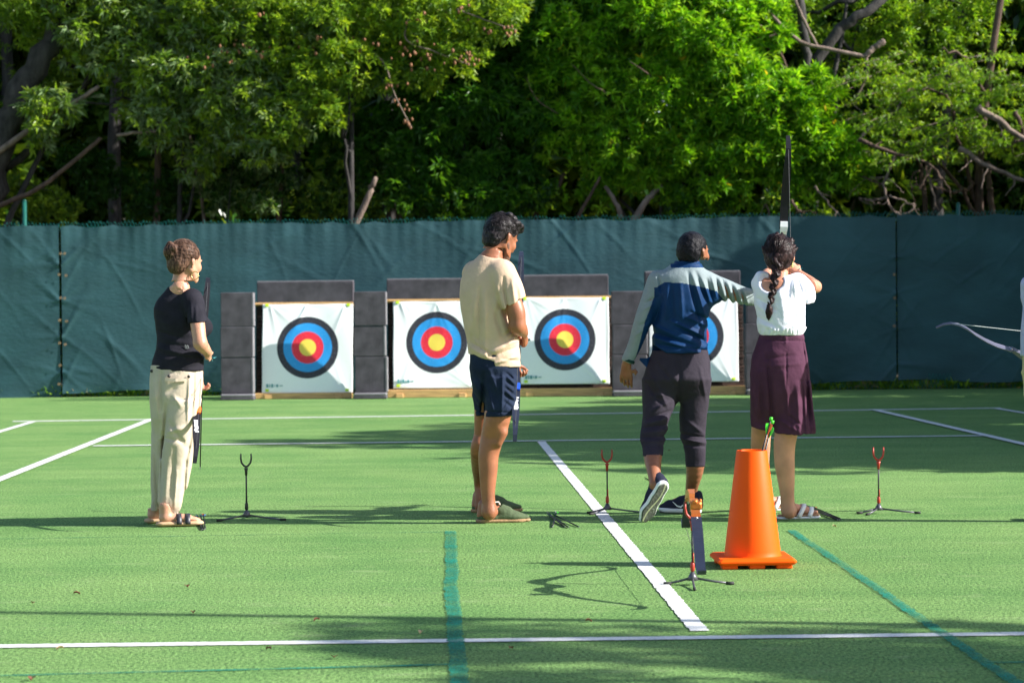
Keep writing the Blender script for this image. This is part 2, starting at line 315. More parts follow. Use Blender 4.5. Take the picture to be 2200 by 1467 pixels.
def butt(x0, x1, topf, ytop, ybot, ybase, ftop, label, fl, cxy, foamx, seed, bl):
    rs = random.Random(seed)
    g0 = at((x0+x1)/2, ybase, BY); base = empty('target_butt', (g0.x, BY, 0), label, 'archery target', 'target butts in a row along the fence')
    k = F/BY; w = (x1-x0)/k; zt = at((x0+x1)/2, ytop, BY).z; zw = at((x0+x1)/2, ybot+1, BY).z
    R = Matrix.Rotation(-LEAN, 4, 'X')
    # timber foot beam with blocks
    b = MB(); b.box((0, 0.0, max(zw/2, 0.04)), (w, 0.12, max(zw-0.004, .08)), 0.006); b.build('timber_beam', PINE, base)
    for sx in (-.36, .36): b = MB(); b.box((sx*w, 0.02, 0.03), (0.10, 0.20, 0.06), 0.006); b.build('timber_foot', PINE, base)
    # layered straw bale held by side boards, leaning back
    hh = (zt-zw)/math.cos(LEAN); b = MB(); nlay = 26; pz = 0
    for i in range(nlay):
        t = hh/nlay; d = rs.uniform(-.008, .012); b.box((0, 0.10+d, pz+t/2), (w-0.03+rs.uniform(-.02, .02), 0.16, t*0.86), 0.004); pz += t
    o = b.build('straw_bale', STRAW, base); o.location = (0, 0.02, zw); o.rotation_euler = (-LEAN, 0, 0)
    b = MB(); b.box((0, 0.13, hh/2), (w+0.01, 0.14, hh)); o = b.build('back_board', BLACKB, base); o.location = (0, 0.06, zw); o.rotation_euler = (-LEAN, 0, 0)
    b = MB(); b.box((0, 0.10, hh+0.016), (w+0.02, 0.26, 0.032), 0.005); o = b.build('top_rail', PINE, base); o.location = (0, 0.01, zw); o.rotation_euler = (-LEAN, 0, 0)
    # foam block resting on the rail
    fx0, fx1 = foamx; zf = at((fx0+fx1)/2, ftop, BY+.25).z; fb = zw+hh*math.cos(LEAN)+0.03
    top = Vector(((fx0+fx1)/2, 0, 0)); cx = at((fx0+fx1)/2, 620, BY+.25).x; yy = BY+0.10+hh*math.sin(LEAN)
    b = MB(); hf = zf-fb; b.box((0, 0, hf/2), ((fx1-fx0)/k*1.005, 0.22, hf), 0.008)
    b.cm = 1; b.box((0, 0.0, hf+0.006), ((fx1-fx0)/k, 0.2, 0.012), 0.004)
    o = b.build('foam_block', [FOAM, FOAM2], None, loc=(cx, yy, fb)); tag(o, bl, 'foam block', 'foam blocks lying on the target tops')
    # printed cloth face pinned over the bale
    cx_, cy_ = cxy; fx0, fx1 = fl
    nx, nz = 90, 90; Wf = (fx1-fx0)/k; y0, y1 = topf; zb_, zt_ = at(0, y1, BY).z, at(0, y0, BY).z
    mid = at((fx0+fx1)/2, (y0+y1)/2, BY); kz = F/BY; Hf = (y1-y0)/kz/math.cos(LEAN)
    uu, vv = np.meshgrid(np.linspace(-.5, .5, nx), np.linspace(-.5, .5, nz), indexing='ij')
    sg = 0.012*(1-(2*uu)**2); X = uu*Wf; Z = vv*Hf; rz = np.random.default_rng(seed); D = np.zeros_like(X)
    for (cu, cv) in ((-.42, .5), (.42, .5), (-.42, -.5), (.42, -.5), (0.0, .5)):
        for _ in range(5):
            a = math.atan2(-cv, -cu*1.0)+rz.uniform(-.55, .55); dx, dz = (uu-cu), (vv-cv); al = dx*math.cos(a)+dz*math.sin(a); pe = -dx*math.sin(a)+dz*math.cos(a)
            D -= rz.uniform(.002, .007)*np.exp(-(pe/(0.010+0.05*np.clip(al, 0, 1)))**2)*np.exp(-np.clip(al, 0, 1)/rz.uniform(.15, .4))*(al > -0.02)*(1-np.exp(-np.clip(al, 0, 1)/.03))
    for _ in range(14): kx, kz_ = rz.normal(0, 9), rz.normal(0, 3); D += .0016*np.sin(kx*uu+kz_*vv+rz.uniform(0, 6))
    edge = np.minimum(.5-np.abs(uu), .5-np.abs(vv)); D = D*np.clip(edge/.03, .3, 1)
    X = X+0.003*np.sin(vv*9+seed)*(np.abs(uu) > .45); Z = Z+0.003*np.sin(uu*14+seed*2)*(vv > .46)
    vs = np.stack([X, D-0.012, Z], -1).reshape(-1, 3); i, j = np.meshgrid(np.arange(nx-1), np.arange(nz-1), indexing='ij'); q = (i*nz+j).ravel()
    o = mesh('cloth_target', vs, np.stack([q, q+nz, q+nz+1, q+1], -1), [FACE])
    at_ = o.data.attributes.new('face_uv', 'FLOAT_VECTOR', 'POINT'); s_ = k
    ccx = (cx_-(fx0+fx1)/2)/s_; ccz = -(cy_-(y0+y1)/2)/s_
    uvw = np.stack([(vs[:, 0]-ccx), (vs[:, 2]*math.cos(LEAN)-ccz), vs[:, 0]*0], -1).astype(np.float32); at_.data.foreach_set('vector', uvw.ravel())
    zc = ((zt_+zb_)/2); o.location = (mid.x, BY-0.01+((mid.z-zw))*math.tan(LEAN)+0.0, mid.z); o.rotation_euler = (-LEAN, math.radians(0.25), 0)
    sol = o.modifiers.new('thickness', 'SOLIDIFY'); sol.thickness = 0.003; sol.offset = 1
    for sx, sz in ((-.45, .49), (.45, .49), (-.44, -.47), (.44, -.47)): b = MB(); b.box((sx*Wf, -0.022, sz*Hf), (0.05, 0.012, 0.035), 0.004); b.build('pin', YPIN, o)
    b = MB(); px = -.45*Wf
    for wd, hd in ((.03, .05), (.012, .05), (.03, .05), (.012, .03), (.03, .04), (.05, .012)):
        b.box((px+wd/2, -0.024, -.42*Hf), (wd, 0.004, hd*.9)); px += wd+.012
    b.build('printed_mark', LOGO, o)
    return o
bs = [(548, 757, (654, 844), 655, 842, 860, 605, 'target butt at the left end of the row behind the black shirted woman', (562, 757), (660, 747), (553, 760), 11, 'charcoal foam block on top of the leftmost target'),
      (833, 1020, (648, 834), 648, 835, 857, 600, 'target butt partly hidden by the man in the beige shirt', (844, 1030), (938, 736), (831, 1022), 12, 'charcoal foam block on the target left of the beige shirted man'),
      (1108, 1318, (640, 825), 642, 832, 852, 592, 'fully visible target butt between the beige shirted man and the instructor', (1118, 1309), (1214, 730), (1116, 1307), 13, 'charcoal foam block on the target right of the beige shirted man'),
      (1384, 1602, (634, 820), 636, 828, 847, 584, 'target butt mostly hidden behind the instructor in the blue shirt', (1395, 1587), (1490, 722), (1385, 1590), 14, 'charcoal foam block on the target behind the instructor')]
fn = ['white target face with four coloured rings, leftmost of the four', 'white target face cut off by the beige shirted man at its right side',
      'white target face whose whole ring pattern shows between the two men', 'white target face showing only its right half beside the instructor']
for a, n_ in zip(bs, fn):
    o = butt(*a); tag(o, n_, 'target face', 'printed cloth target faces')
def column(x0, x1, ytop, ybase, label, seed, side=0.0):
    rs = random.Random(seed); D_ = 32.05; k = F/D_; g0 = at((x0+x1)/2, ybase, D_); w = (x1-x0)/k
    e = empty('foam_barrier', (g0.x, D_, 0), label, 'foam barrier', 'upright foam barriers between the targets')
    zt = at((x0+x1)/2, ytop, D_).z; cuts = [0.085, zt*.36+.05, zt*.68, zt]
    for i in range(3):
        h = cuts[i+1]-cuts[i]; b = MB(); dx = rs.uniform(-.012, .012)
        b.box((dx, 0.10+rs.uniform(-.008, .008), cuts[i]+h/2), (w-rs.uniform(0, .02), 0.16, h-0.004), 0.008)
        b.cm = 1; b.box((dx+w/2-0.012, 0.10, cuts[i]+h/2), (0.03, 0.155, h-0.016), 0.006); b.build('foam_slab', [FOAM, FOAM2], e)
    b = MB(); b.box((0, 0.06, 0.022), (w+0.01, 0.26, 0.044), 0.01); b.cm = 1; b.box((0.0, 0.05, 0.064), (w+0.005, 0.24, 0.038), 0.012); b.build('foam_foot', [FOAM, FOAM2], e)
    return e
column(475, 546, 628, 861, 'upright foam barrier at the far left end of the target row', 1)
column(761, 831, 626, 858, 'upright foam barrier between the leftmost target and the next one', 2)
column(1317, 1392, 625, 851, 'upright foam barrier just left of the instructor in the blue shirt', 3)
column(1604, 1672, 622, 846, 'upright foam barrier half hidden behind the woman drawing her bow', 4)
# ------------------------------------------------------------------ vegetation
LEAF = leafmat('broad_leaf', 0.45); LEAFD = leafmat('dull_leaf', 0.34, 0.34, 0.55)
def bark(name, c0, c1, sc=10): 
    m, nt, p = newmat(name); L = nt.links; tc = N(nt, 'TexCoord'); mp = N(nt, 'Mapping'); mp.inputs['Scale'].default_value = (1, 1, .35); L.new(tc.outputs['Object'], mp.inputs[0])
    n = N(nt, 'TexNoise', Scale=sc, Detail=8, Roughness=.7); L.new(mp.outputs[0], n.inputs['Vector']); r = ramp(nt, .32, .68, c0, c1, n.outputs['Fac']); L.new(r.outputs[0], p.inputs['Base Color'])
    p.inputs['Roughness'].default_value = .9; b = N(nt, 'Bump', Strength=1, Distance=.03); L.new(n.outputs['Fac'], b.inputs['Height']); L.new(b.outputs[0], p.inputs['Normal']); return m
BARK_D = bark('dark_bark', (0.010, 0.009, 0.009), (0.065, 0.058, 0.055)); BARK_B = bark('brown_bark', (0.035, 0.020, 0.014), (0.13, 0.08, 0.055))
BARK_G = bark('grey_bark', (0.09, 0.065, 0.05), (0.28, 0.205, 0.165))
POD = mat('brown_seed_pod', (0.22, 0.095, 0.04), 0.7, var=.4)
def leaves(name, Pc, Dr, nl, ll, lw, spread, cols, m, parent, bend=0.25, lvar=.5):
    """rosettes of leaves: Pc (N,3) centres, Dr (N,3) axis, each with nl pointed folded leaves"""
    n = len(Pc); P = np.repeat(Pc, nl, 0); A = np.repeat(Dr, nl, 0); M_ = len(P)
    d = A+spread*RNG.normal(size=(M_, 3)); d /= np.linalg.norm(d, axis=1)[:, None]+1e-9
    up = RNG.normal(size=(M_, 3))*.45+np.array([0, 0, 1.0])+A*.6; s = np.cross(d, up); s /= np.linalg.norm(s, axis=1)[:, None]+1e-9; nn = np.cross(s, d)
    l = ll*(1+lvar*RNG.uniform(-1, 1, (M_, 1))); w = lw*(1+.3*RNG.uniform(-1, 1, (M_, 1)))
    b0 = P+d*l*.08; mid = P+d*l*.5+nn*l*.05; tip = P+d*l-nn*l*bend
    V = np.stack([b0, mid+s*w*.5-nn*w*.12, tip, mid-s*w*.5-nn*w*.12], 1).reshape(-1, 3)
    q = np.arange(M_)*4; Fc = np.concatenate([np.stack([q, q+1, q+2], -1), np.stack([q, q+2, q+3], -1)])
    o = mesh(name, V, Fc, m, parent, smooth=False)
    cols = np.asarray(cols, float); ci = np.repeat(RNG.integers(0, len(cols), n), nl); c = cols[ci]*np.repeat(RNG.uniform(.75, 1.25, (n, 1)), nl, 0)*RNG.uniform(.8, 1.2, (M_, 1))
    at_ = o.data.attributes.new('tint', 'FLOAT_COLOR', 'POINT'); cc = np.concatenate([np.repeat(c, 4, 0), np.ones((M_*4, 1))], 1).astype(np.float32)
    at_.data.foreach_set('color', cc.ravel()); return o
def clumps(blobs, per, rc, rk, bias=(0.25, -0.35, 0.5), inner=0.25, flat=0.8):
    """blobs (x,y,z,r) -> rosette centres and axes gathered in smaller clumps over each blob's skin"""
    Pc = []; Dr = []
    for (x, y, z, r) in blobs:
        nc = max(3, int(per*r*r)); v = RNG.normal(size=(nc, 3))+np.array(bias)*.6; v /= np.linalg.norm(v, axis=1)[:, None]
        rad = r*np.where(RNG.random(nc) < inner, RNG.uniform(.35, .8, nc), RNG.uniform(.78, 1.06, nc))
        cc = np.array([x, y, z])+v*rad[:, None]*np.array([1, 1, flat])
        for c, vv in zip(cc, v):
            k = max(3, int(rk*RNG.uniform(.6, 1.4))); R_ = rc*RNG.uniform(.6, 1.35); u = RNG.normal(size=(k, 3))+vv*.5+np.array(bias)*.5; u /= np.linalg.norm(u, axis=1)[:, None]
            Pc.append(c+u*R_*RNG.uniform(.5, 1, (k, 1))*np.array([1, 1, .75])); Dr.append(u*.7+np.array([0, -.1, .35]))
    return np.concatenate(Pc), np.concatenate(Dr)
def limb(pts, r0, r1, wig=0.05, n=14, seed=0):
    """tapered wiggling limb through control points"""
    rs = random.Random(seed); P = [Vector(p) for p in pts]; out = []; rad = []
    for i in range(n+1):
        t = i/n*(len(P)-1); k = min(int(t), len(P)-2); f = t-k
        p0, p1, p2, p3 = P[max(k-1, 0)], P[k], P[k+1], P[min(k+2, len(P)-1)]
        q = 0.5*((2*p1)+(p2-p0)*f+(2*p0-5*p1+4*p2-p3)*f*f+(3*p1-p0-3*p2+p3)*f*f*f)
        if 0 < i < n: q = q+Vector((rs.uniform(-1, 1), rs.uniform(-1, 1), rs.uniform(-1, 1)))*wig
        out.append(q); rad.append(r0+(r1-r0)*(i/n)**.8)
    return out, rad
def add_limb(b, pts, r0, r1, wig=.05, n=14, seed=0, sides=8):
    p, r = limb(pts, r0, r1, wig, n, seed); b.tube(p, r, sides); return p
def B(px, py, Y, r): p = at(px, py, Y); return (p.x, p.y, p.z, r)
def PX(lst, Y): return [B(a, b_, Y+dy, r) for a, b_, dy, r in lst]
def tree(name, label, Y, bx, blobs, cols, m=LEAF, bk=BARK_B, tr=0.10, per=26, rc=.3, rk=12, nl=9, ll=.13, lw=.035, spread=.75, extra=None, bias=(.25, -.35, .5), cat='tree', seed=1, nb=1.0, yellow=None, trunk_top=None, group='trees and bushes behind the fence', inner=.25, bend=.25):
    rs = random.Random(seed); g0 = at(bx, 700, Y); base = empty(name, (g0.x, Y, 0), label, cat, group); o0 = Vector((g0.x, Y, 0))
    loc = [(x-o0.x, y-o0.y, z, r) for x, y, z, r in blobs]
    Pc, Dr = clumps(loc, per*3.4, rc, rk, bias, inner)
    cr_ = leaves('crown', Pc, Dr, nl, ll, lw, spread, cols, m, base, bend)
    if yellow:
        ii = RNG.integers(0, len(Pc), yellow); leaves('yellowed_leaf_cluster', Pc[ii]+Dr[ii]*.05, Dr[ii], 3, ll*.8, lw*1.3, .6, [(.75, .55, .02), (.6, .45, .03)], m, base)['kind'] = 'stuff'
    zc = np.mean([q[2] for q in loc]); xc = np.mean([q[0] for q in loc])
    tt = trunk_top or (xc*.7, 0, max(1.2, zc*1.15)); b = MB(); tp = add_limb(b, [(0, 0, -.1), (tt[0]*.3+rs.uniform(-.1, .1), 0, tt[2]*.4), tt], tr, tr*.12, tr*.25, 12, seed, 10); b.build('trunk', BARK_D, base, smooth=True)
    b = MB(); br = 0
    for k, (x, y, z, r) in enumerate(loc):
        if rs.random() > nb*.6: continue
        s = tp[rs.randint(6, 12)]; e = Vector((x, y, z)); mm = s.lerp(e, .5)+Vector((rs.uniform(-.2, .2), rs.uniform(-.2, .2), rs.uniform(-.1, .3)))
        lp = add_limb(b, [s, mm, e], tr*.32, tr*.08, .06, 10, seed*9+k, 6)
        for j in range(4):
            a = lp[rs.randint(5, 10)]; v = Vector((rs.gauss(0, 1), rs.gauss(0, 1)-.5, rs.gauss(.2, 1))).normalized()*r*rs.uniform(.6, 1.0)
            add_limb(b, [a, a+v*.5+Vector((0, 0, .05)), a+v], tr*.10, tr*.03, .03, 7, seed+j*7+k, 5)
        br += 1
    if br: b.build('branch', BARK_D, base, smooth=True)
    if extra:
        for k, (pts, r0, r1, bm_) in enumerate(extra):
            b = MB(); add_limb(b, [Vector(p)-o0 for p in pts], r0, r1, r0*.25, 16, seed+k*3, 8); b.build('branch', bm_, base, smooth=True)
    return base
OLIVE = [(.15, .26, .03), (.22, .35, .032), (.10, .19, .03), (.30, .43, .04)]
DUSTY = [(.19, .28, .13), (.26, .35, .18), (.13, .21, .09)]
FRESH = [(.150, .345, .012), (.205, .42, .016), (.090, .245, .012), (.29, .50, .03)]
LIME = [(.16, .32, .018), (.22, .40, .022), (.12, .25, .018), (.28, .45, .04)]
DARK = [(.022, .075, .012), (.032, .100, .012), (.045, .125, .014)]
YOL = [(.22, .35, .024), (.30, .42, .03), (.14, .25, .02), (.16, .29, .04)]
def P_(px, py, Y): return at(px, py, Y)
# 1 big leaning dark trunk at the left edge
tree('leaning_tree', 'old tree with a thick dark trunk leaning in from the left edge', 36.2, -90,
     PX([(140, -60, 0, 1.0), (300, 20, .3, .8), (20, 30, .6, .8), (-120, -20, 0, 1.1), (420, -60, 0, 1.0), (120, 140, .9, .7), (230, 150, .6, .65), (-150, 200, .8, .9)], 35.9), OLIVE, LEAFD, BARK_D, tr=.22, per=17, rk=11, ll=.11, lw=.03, seed=2,
     trunk_top=(1.0, 0, 4.6), extra=[([P_(-30, 420, 35.9), P_(0, 300, 35.8), P_(50, 190, 35.8), P_(105, 90, 35.9), P_(150, -60, 36)], .26, .15, BARK_D), ([P_(-20, 450, 35.6), P_(90, 400, 35.5), P_(200, 310, 35.4), P_(215, 298, 35.4)], .04, .028, BARK_B),
      ([P_(-10, 330, 35.6), P_(90, 260, 35.5), P_(150, 225, 35.4), P_(212, 186, 35.5)], .05, .03, BARK_G), ([P_(250, 292, 35.4), P_(300, 284, 35.4), P_(335, 283, 35.4)], .026, .02, BARK_G), ([P_(120, 60, 35.9), P_(110, 0, 36), P_(100, -60, 36)], .12, .1, BARK_B)])
# 2 dusty small-leaved tree, left centre
tree('dusty_tree', 'dull grey green tree with drooping sprays left of the middle', 36.8, 380,
     PX([(260, 90, 0, .75), (380, 150, -.3, .7), (330, 260, -.2, .45), (520, 190, -.3, .75), (470, 60, 0, .85), (560, 300, -.4, .42), (610, 250, -.4, .5), (100, 250, -.5, .45), (420, 330, 0, .4), (650, 120, 0, .7), (200, 30, -.3, .6)], 36.1), DUSTY+OLIVE, LEAFD, BARK_B, tr=.1, per=30, rc=.24, rk=12, nl=9, ll=.11, lw=.026, spread=.6, seed=3, bias=(.3, -.4, .1), bend=.45)
# 3 pod bearing tree, upper centre
pt = tree('pod_tree', 'yellow green tree hung with clusters of brown pods above the middle of the fence', 36.0, 760,
     PX([(560, 20, 0, .75), (700, 60, -.2, .75), (840, 20, 0, .8), (640, 160, -.3, .5), (760, 150, -.3, .45), (930, 60, -.1, .55), (1040, 30, -.2, .5), (700, 240, -.3, .36), (620, 270, -.4, .3), (980, 120, -.2, .35), (880, 150, -.1, .35), (450, 0, 0, .6)], 35.8), YOL+OLIVE, LEAF, BARK_G, tr=.11, per=34, rc=.22, rk=12, nl=9, ll=.10, lw=.03, spread=.65, seed=4, bias=(.35, -.4, .3),
     extra=[([P_(735, -20, 35.4), P_(745, 80, 35.3), P_(820, 130, 35.3), P_(850, 210, 35.2), P_(885, 275, 35.2)], .02, .008, BARK_G), ([P_(900, -10, 35.3), P_(870, 80, 35.2), P_(930, 110, 35.2), P_(1010, 140, 35.2)], .018, .008, BARK_G), ([P_(980, 20, 35.3), P_(1060, 50, 35.2), P_(1110, 65, 35.2)], .014, .006, BARK_G)])
b = MB(); rp = random.Random(5); o0 = pt.location
for (cx, cy, n_, sp_) in ((900, 118, 10, 26), (860, 115, 8, 22), (960, 130, 10, 22), (1005, 130, 7, 12), (1100, 66, 5, 10), (1065, 60, 5, 14), (865, 225, 7, 14), (880, 262, 8, 12), (840, 185, 7, 14), (780, 95, 8, 26), (690, 95, 7, 22), (900, 50, 7, 30), (1005, 115, 5, 10), (460, 125, 12, 26), (560, 110, 10, 22), (520, 95, 8, 20), (560, 30, 6, 20), (970, 10, 8, 30)):
    for _ in range(n_):
        p = P_(cx+rp.gauss(0, sp_), cy+rp.gauss(0, sp_*.5), 35.1+rp.uniform(-.15, .25))-o0; r = rp.uniform(.014, .026)
        b.tube([p+Vector((0, 0, r*1.2)), p+Vector((0, 0, r*.7)), p, p-Vector((0, 0, r*.8)), p-Vector((0, 0, r*1.5))], [r*.3, r*.8, r, r*.8, r*.2], 7)
o = b.build('seed_pods', POD, pt, smooth=True); o['kind'] = 'stuff'
MIDG = [(.045, .15, .014), (.065, .19, .014), (.09, .22, .02), (.035, .12, .014)]
# 4 dark evergreen with hanging vines
tree('dark_evergreen', 'dark evergreen hung with vines behind the head of the beige shirted man', 37.0, 1010,
     PX([(960, 200, 0, .7), (1080, 120, .3, .8), (1130, 260, 0, .6), (1000, 330, 0, .5), (900, 330, .3, .5), (1110, 380, .2, .45), (900, 60, .6, .9), (1000, 430, -.3, .35), (780, 300, .4, .6), (1160, 30, .4, .8), (870, 430, -.2, .3), (940, 400, -.2, .4), (1060, 430, -.3, .35), (850, 350, 0, .4), (930, 260, -.2, .45), (1030, 240, -.2, .45)], 36.9), MIDG, LEAF, BARK_B, tr=.09, per=34, rc=.26, rk=13, nl=10, ll=.12, lw=.034, seed=5, bias=(.1, -.3, .1), bend=.5)
# 5 bright rounded shrub-like tree, right of the middle
tree('bright_tree', 'dense bright green tree with leaf rosettes bulging over the fence right of the middle', 36.6, 1420,
     PX([(1230, 90, 0, .72), (1370, 50, -.2, .8), (1500, 90, -.3, .8), (1290, 200, -.2, .55), (1420, 200, -.4, .6), (1570, 200, -.5, .65), (1680, 240, -.5, .6), (1220, 290, -.2, .45), (1340, 300, -.4, .5), (1480, 320, -.5, .5), (1620, 340, -.6, .5), (1760, 330, -.5, .48), (1810, 370, -.4, .35), (1280, 390, -.1, .38), (1400, 390, -.3, .36), (1540, 410, -.5, .34), (1600, 60, -.2, .6), (1500, -40, 0, .8), (1340, -60, 0, .8), (1720, 410, -.5, .3), (1180, 170, .2, .5), (1740, 200, -.3, .35)], 36.8), FRESH, LEAF, BARK_G, tr=.13, per=44, rc=.21, rk=10, nl=11, ll=.125, lw=.034, spread=.7, seed=6, bias=(.35, -.45, .45), yellow=150,
     extra=[([P_(1335, 470, 36.1), P_(1325, 440, 36.1), P_(1300, 400, 36.3)], .04, .03, BARK_G), ([P_(1360, 475, 36.0), P_(1390, 430, 36), P_(1420, 400, 36.3)], .06, .035, BARK_G), ([P_(1330, 215, 36.4), P_(1297, 196, 35.8), P_(1270, 180, 35.85), P_(1228, 138, 35.95)], .018, .004, BARK_B), ([P_(1230, 255, 36.6), P_(1190, 240, 36.1), P_(1150, 210, 36), P_(1130, 165, 36)], .016, .004, BARK_B), ([P_(1410, 175, 36.3), P_(1388, 156, 35.6), P_(1352, 132, 35.6)], .016, .006, BARK_B), ([P_(1290, 380, 36), P_(1240, 470, 36)], .02, .03, BARK_B)])
# 6 twisted bare-limbed tree behind
tree('twisted_tree', 'tree with twisted bare grey limbs showing above the bright tree at upper right', 37.6, 1720,
     PX([(1700, 40, .4, .6), (1860, 20, .5, .8), (1980, 70, .3, .7), (2080, 20, .5, .8), (1900, 160, .5, .6), (1560, -60, .6, .8), (1800, 130, .8, .5), (2020, 180, .3, .5)], 37.8), LIME+OLIVE, LEAF, BARK_D, tr=.14, per=20, rc=.26, rk=11, nl=8, ll=.09, lw=.03, seed=7, inner=.5,
     extra=[([P_(1600, -40, 36.4), P_(1665, 40, 36.3), P_(1720, 90, 36.3), P_(1800, 110, 36.3), P_(1860, 122, 36.3)], .025, .035, BARK_G), ([P_(1860, 122, 36.3), P_(1875, 105, 36.3), P_(1898, 90, 36.3)], .04, .05, BARK_G), ([P_(1860, 120, 36.3), P_(1862, 160, 36.3), P_(1837, 216, 36.3)], .028, .016, BARK_G),
            ([P_(1690, 75, 36.3), P_(1640, 60, 36.3), P_(1625, 45, 36.3)], .022, .012, BARK_G), ([P_(1680, 70, 36.3), P_(1650, 80, 36.3), P_(1626, 82, 36.3)], .022, .014, BARK_G), ([P_(1755, 98, 36.3), P_(1735, 60, 36.3), P_(1712, 10, 36.3), P_(1700, -40, 36.4)], .02, .026, BARK_G),
            ([P_(1750, 140, 37), P_(1810, 60, 37), P_(1870, 20, 37), P_(1950, -40, 37.2)], .09, .07, BARK_D), ([P_(1740, 200, 37), P_(1730, 90, 37), P_(1715, -40, 37.2)], .07, .07, BARK_D), ([P_(1650, 105, 36.6), P_(1690, 150, 36.6), P_(1670, 100, 36.6)], .018, .02, BARK_B)])
# 7 feathery layered tree at the right
def feathery():
    Y = 37.0; g0 = at(2120, 700, Y); base = empty('feathery_tree', (g0.x, Y, 0), 'feathery light green tree with flat layered sprays at the right edge', 'tree', 'trees and bushes behind the fence'); o0 = Vector((g0.x, Y, 0))
    rs = random.Random(8); Pc = []; Dr = []; b = MB()
    for k in range(150):
        px, py = rs.uniform(1830, 2300), rs.uniform(110, 340)
        if py > 150+ (px-1830)*.9+120: pass
        if px < 1900 and py > 330: continue
        p = np.array(at(px, py, Y-.9+rs.uniform(-.3, 1.0))-o0); a = rs.uniform(-.5, .5)+math.pi*(rs.random() < .5); L_ = rs.uniform(.35, .8)
        ax = np.array([math.cos(a)*.9, -.35, -.12-.1*rs.random()]); n_ = 16; t = np.linspace(0, 1, n_)[:, None]
        q = p+ax*t*L_+np.array([0, 0, -.12])*t*t*L_; Pc.append(q+RNG.normal(size=q.shape)*np.array([.05, .12, .012])); Dr.append(np.tile(ax, (n_, 1)))
        b.tube([Vector(p), Vector(q[8]), Vector(q[-1])], [.009, .006, .003], 4)
    leaves('crown', np.concatenate(Pc), np.concatenate(Dr), 9, .075, .020, .8, LIME+YOL, LEAF, base, .1); b.build('twigs', BARK_G, base)
    b = MB(); tp = add_limb(b, [(0, 0, -.1), (.15, 0, 1.6), (-.1, 0, 3.2), (.3, 0, 6.5)], .10, .05, .04, 14, 3, 10); b.build('trunk', BARK_B, base, smooth=True)
    for k, (x, z) in enumerate(((-1.9, 3.6), (-1.4, 4.4), (-1.0, 3.0), (1.2, 4.0), (-.8, 5.0))):
        b = MB(); add_limb(b, [tp[7+k], (x*.5, -.4, z-.1), (x, -.7, z)], .04, .012, .05, 12, k, 6); b.build('branch', BARK_B, base, smooth=True)
feathery()
# 8 tangle of bare twigs over the fence at the right
def tangle():
    Y = 36.2; g0 = at(1990, 700, Y); base = empty('bare_bush', (g0.x, Y, 0), 'tangled bush of bare brown drooping twigs above the fence at right', 'bush', 'trees and bushes behind the fence'); o0 = Vector((g0.x, Y, 0))
    rs = random.Random(9)
    main = [([(1845, 300), (1920, 330), (1990, 350), (2025, 385)], .035), ([(1925, 335), (1900, 395), (1910, 440), (1950, 470)], .026), ([(1990, 350), (2000, 400), (2010, 440), (2005, 448)], .022), ([(1900, 395), (1850, 380)], .016), ([(1910, 420), (1950, 435), (1965, 445), (1935, 465)], .017),
            ([(2060, 320), (2110, 350), (2180, 380), (2260, 400)], .05), ([(2000, 360), (1960, 375), (1960, 410)], .015), ([(1905, 425), (1860, 430), (1845, 425)], .016), ([(2100, 230), (2160, 270), (2200, 300), (2260, 350)], .06), ([(2180, 240), (2200, 290), (2230, 330)], .04), ([(1750, 400), (1780, 440), (1820, 480)], .02), ([(1640, 410), (1660, 480)], .02), ([(1700, 430), (1735, 480)], .025)]
    for k, (pp, r) in enumerate(main):
        b = MB(); pts = [at(x, y, Y-.5+.1*(k % 4))-o0 for x, y in pp]; lp = add_limb(b, pts, r, r*.5, .02, 12, k, 6)
        for j in range(5):
            a = lp[rs.randint(3, 12)]; v = Vector((rs.uniform(-.3, .3), rs.uniform(-.2, .2), rs.uniform(-.4, .05))); add_limb(b, [a, a+v*.5+Vector((rs.uniform(-.06, .06), 0, 0)), a+v], r*.4, .005, .02, 7, k*7+j, 5)
        b.build('branch', BARK_G if k % 3 else BARK_B, base, smooth=True)
    Pc, Dr = clumps([(x-o0.x, y-o0.y, z, r) for x, y, z, r in PX([(2180, 400, 0, .25), (2230, 440, 0, .3), (1760, 450, -.2, .2), (1640, 440, -.2, .2)], Y)], 60, .12, 6)
    leaves('foliage', Pc, Dr, 8, .10, .034, .7, DARK+OLIVE, LEAF, base)
tangle()
# 9 undergrowth behind the fence
ug = [('left', (40, 430), [(20, 430, 0, .35), (90, 440, 0, .3), (-40, 380, .2, .4), (140, 450, .2, .25)], OLIVE, 'leafy bush with round leaves above the fence beside the left fence post'),
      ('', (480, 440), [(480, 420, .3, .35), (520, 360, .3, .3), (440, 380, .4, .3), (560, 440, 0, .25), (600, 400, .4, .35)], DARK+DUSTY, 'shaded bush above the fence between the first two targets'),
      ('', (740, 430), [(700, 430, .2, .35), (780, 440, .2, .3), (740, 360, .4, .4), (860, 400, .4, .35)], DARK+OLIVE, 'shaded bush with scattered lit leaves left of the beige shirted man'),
      ('', (980, 440), [(990, 450, -.3, .25), (940, 440, 0, .25), (1120, 440, 0, .3), (1180, 430, 0, .25)], FRESH+DARK, 'low vine covered bush right behind the head of the beige shirted man'),
      ('', (1500, 450), [(1450, 450, -.3, .22), (1540, 455, -.3, .2), (1620, 460, -.3, .2), (1480, 420, 0, .3)], FRESH+DARK, 'low bright bush peeping over the fence above the instructor'),
      ('', (260, 440), [(230, 400, .5, .4), (300, 450, .4, .3), (180, 350, .3, .35), (350, 420, .5, .4)], DARK, 'dark bush above the fence above the black shirted woman')]
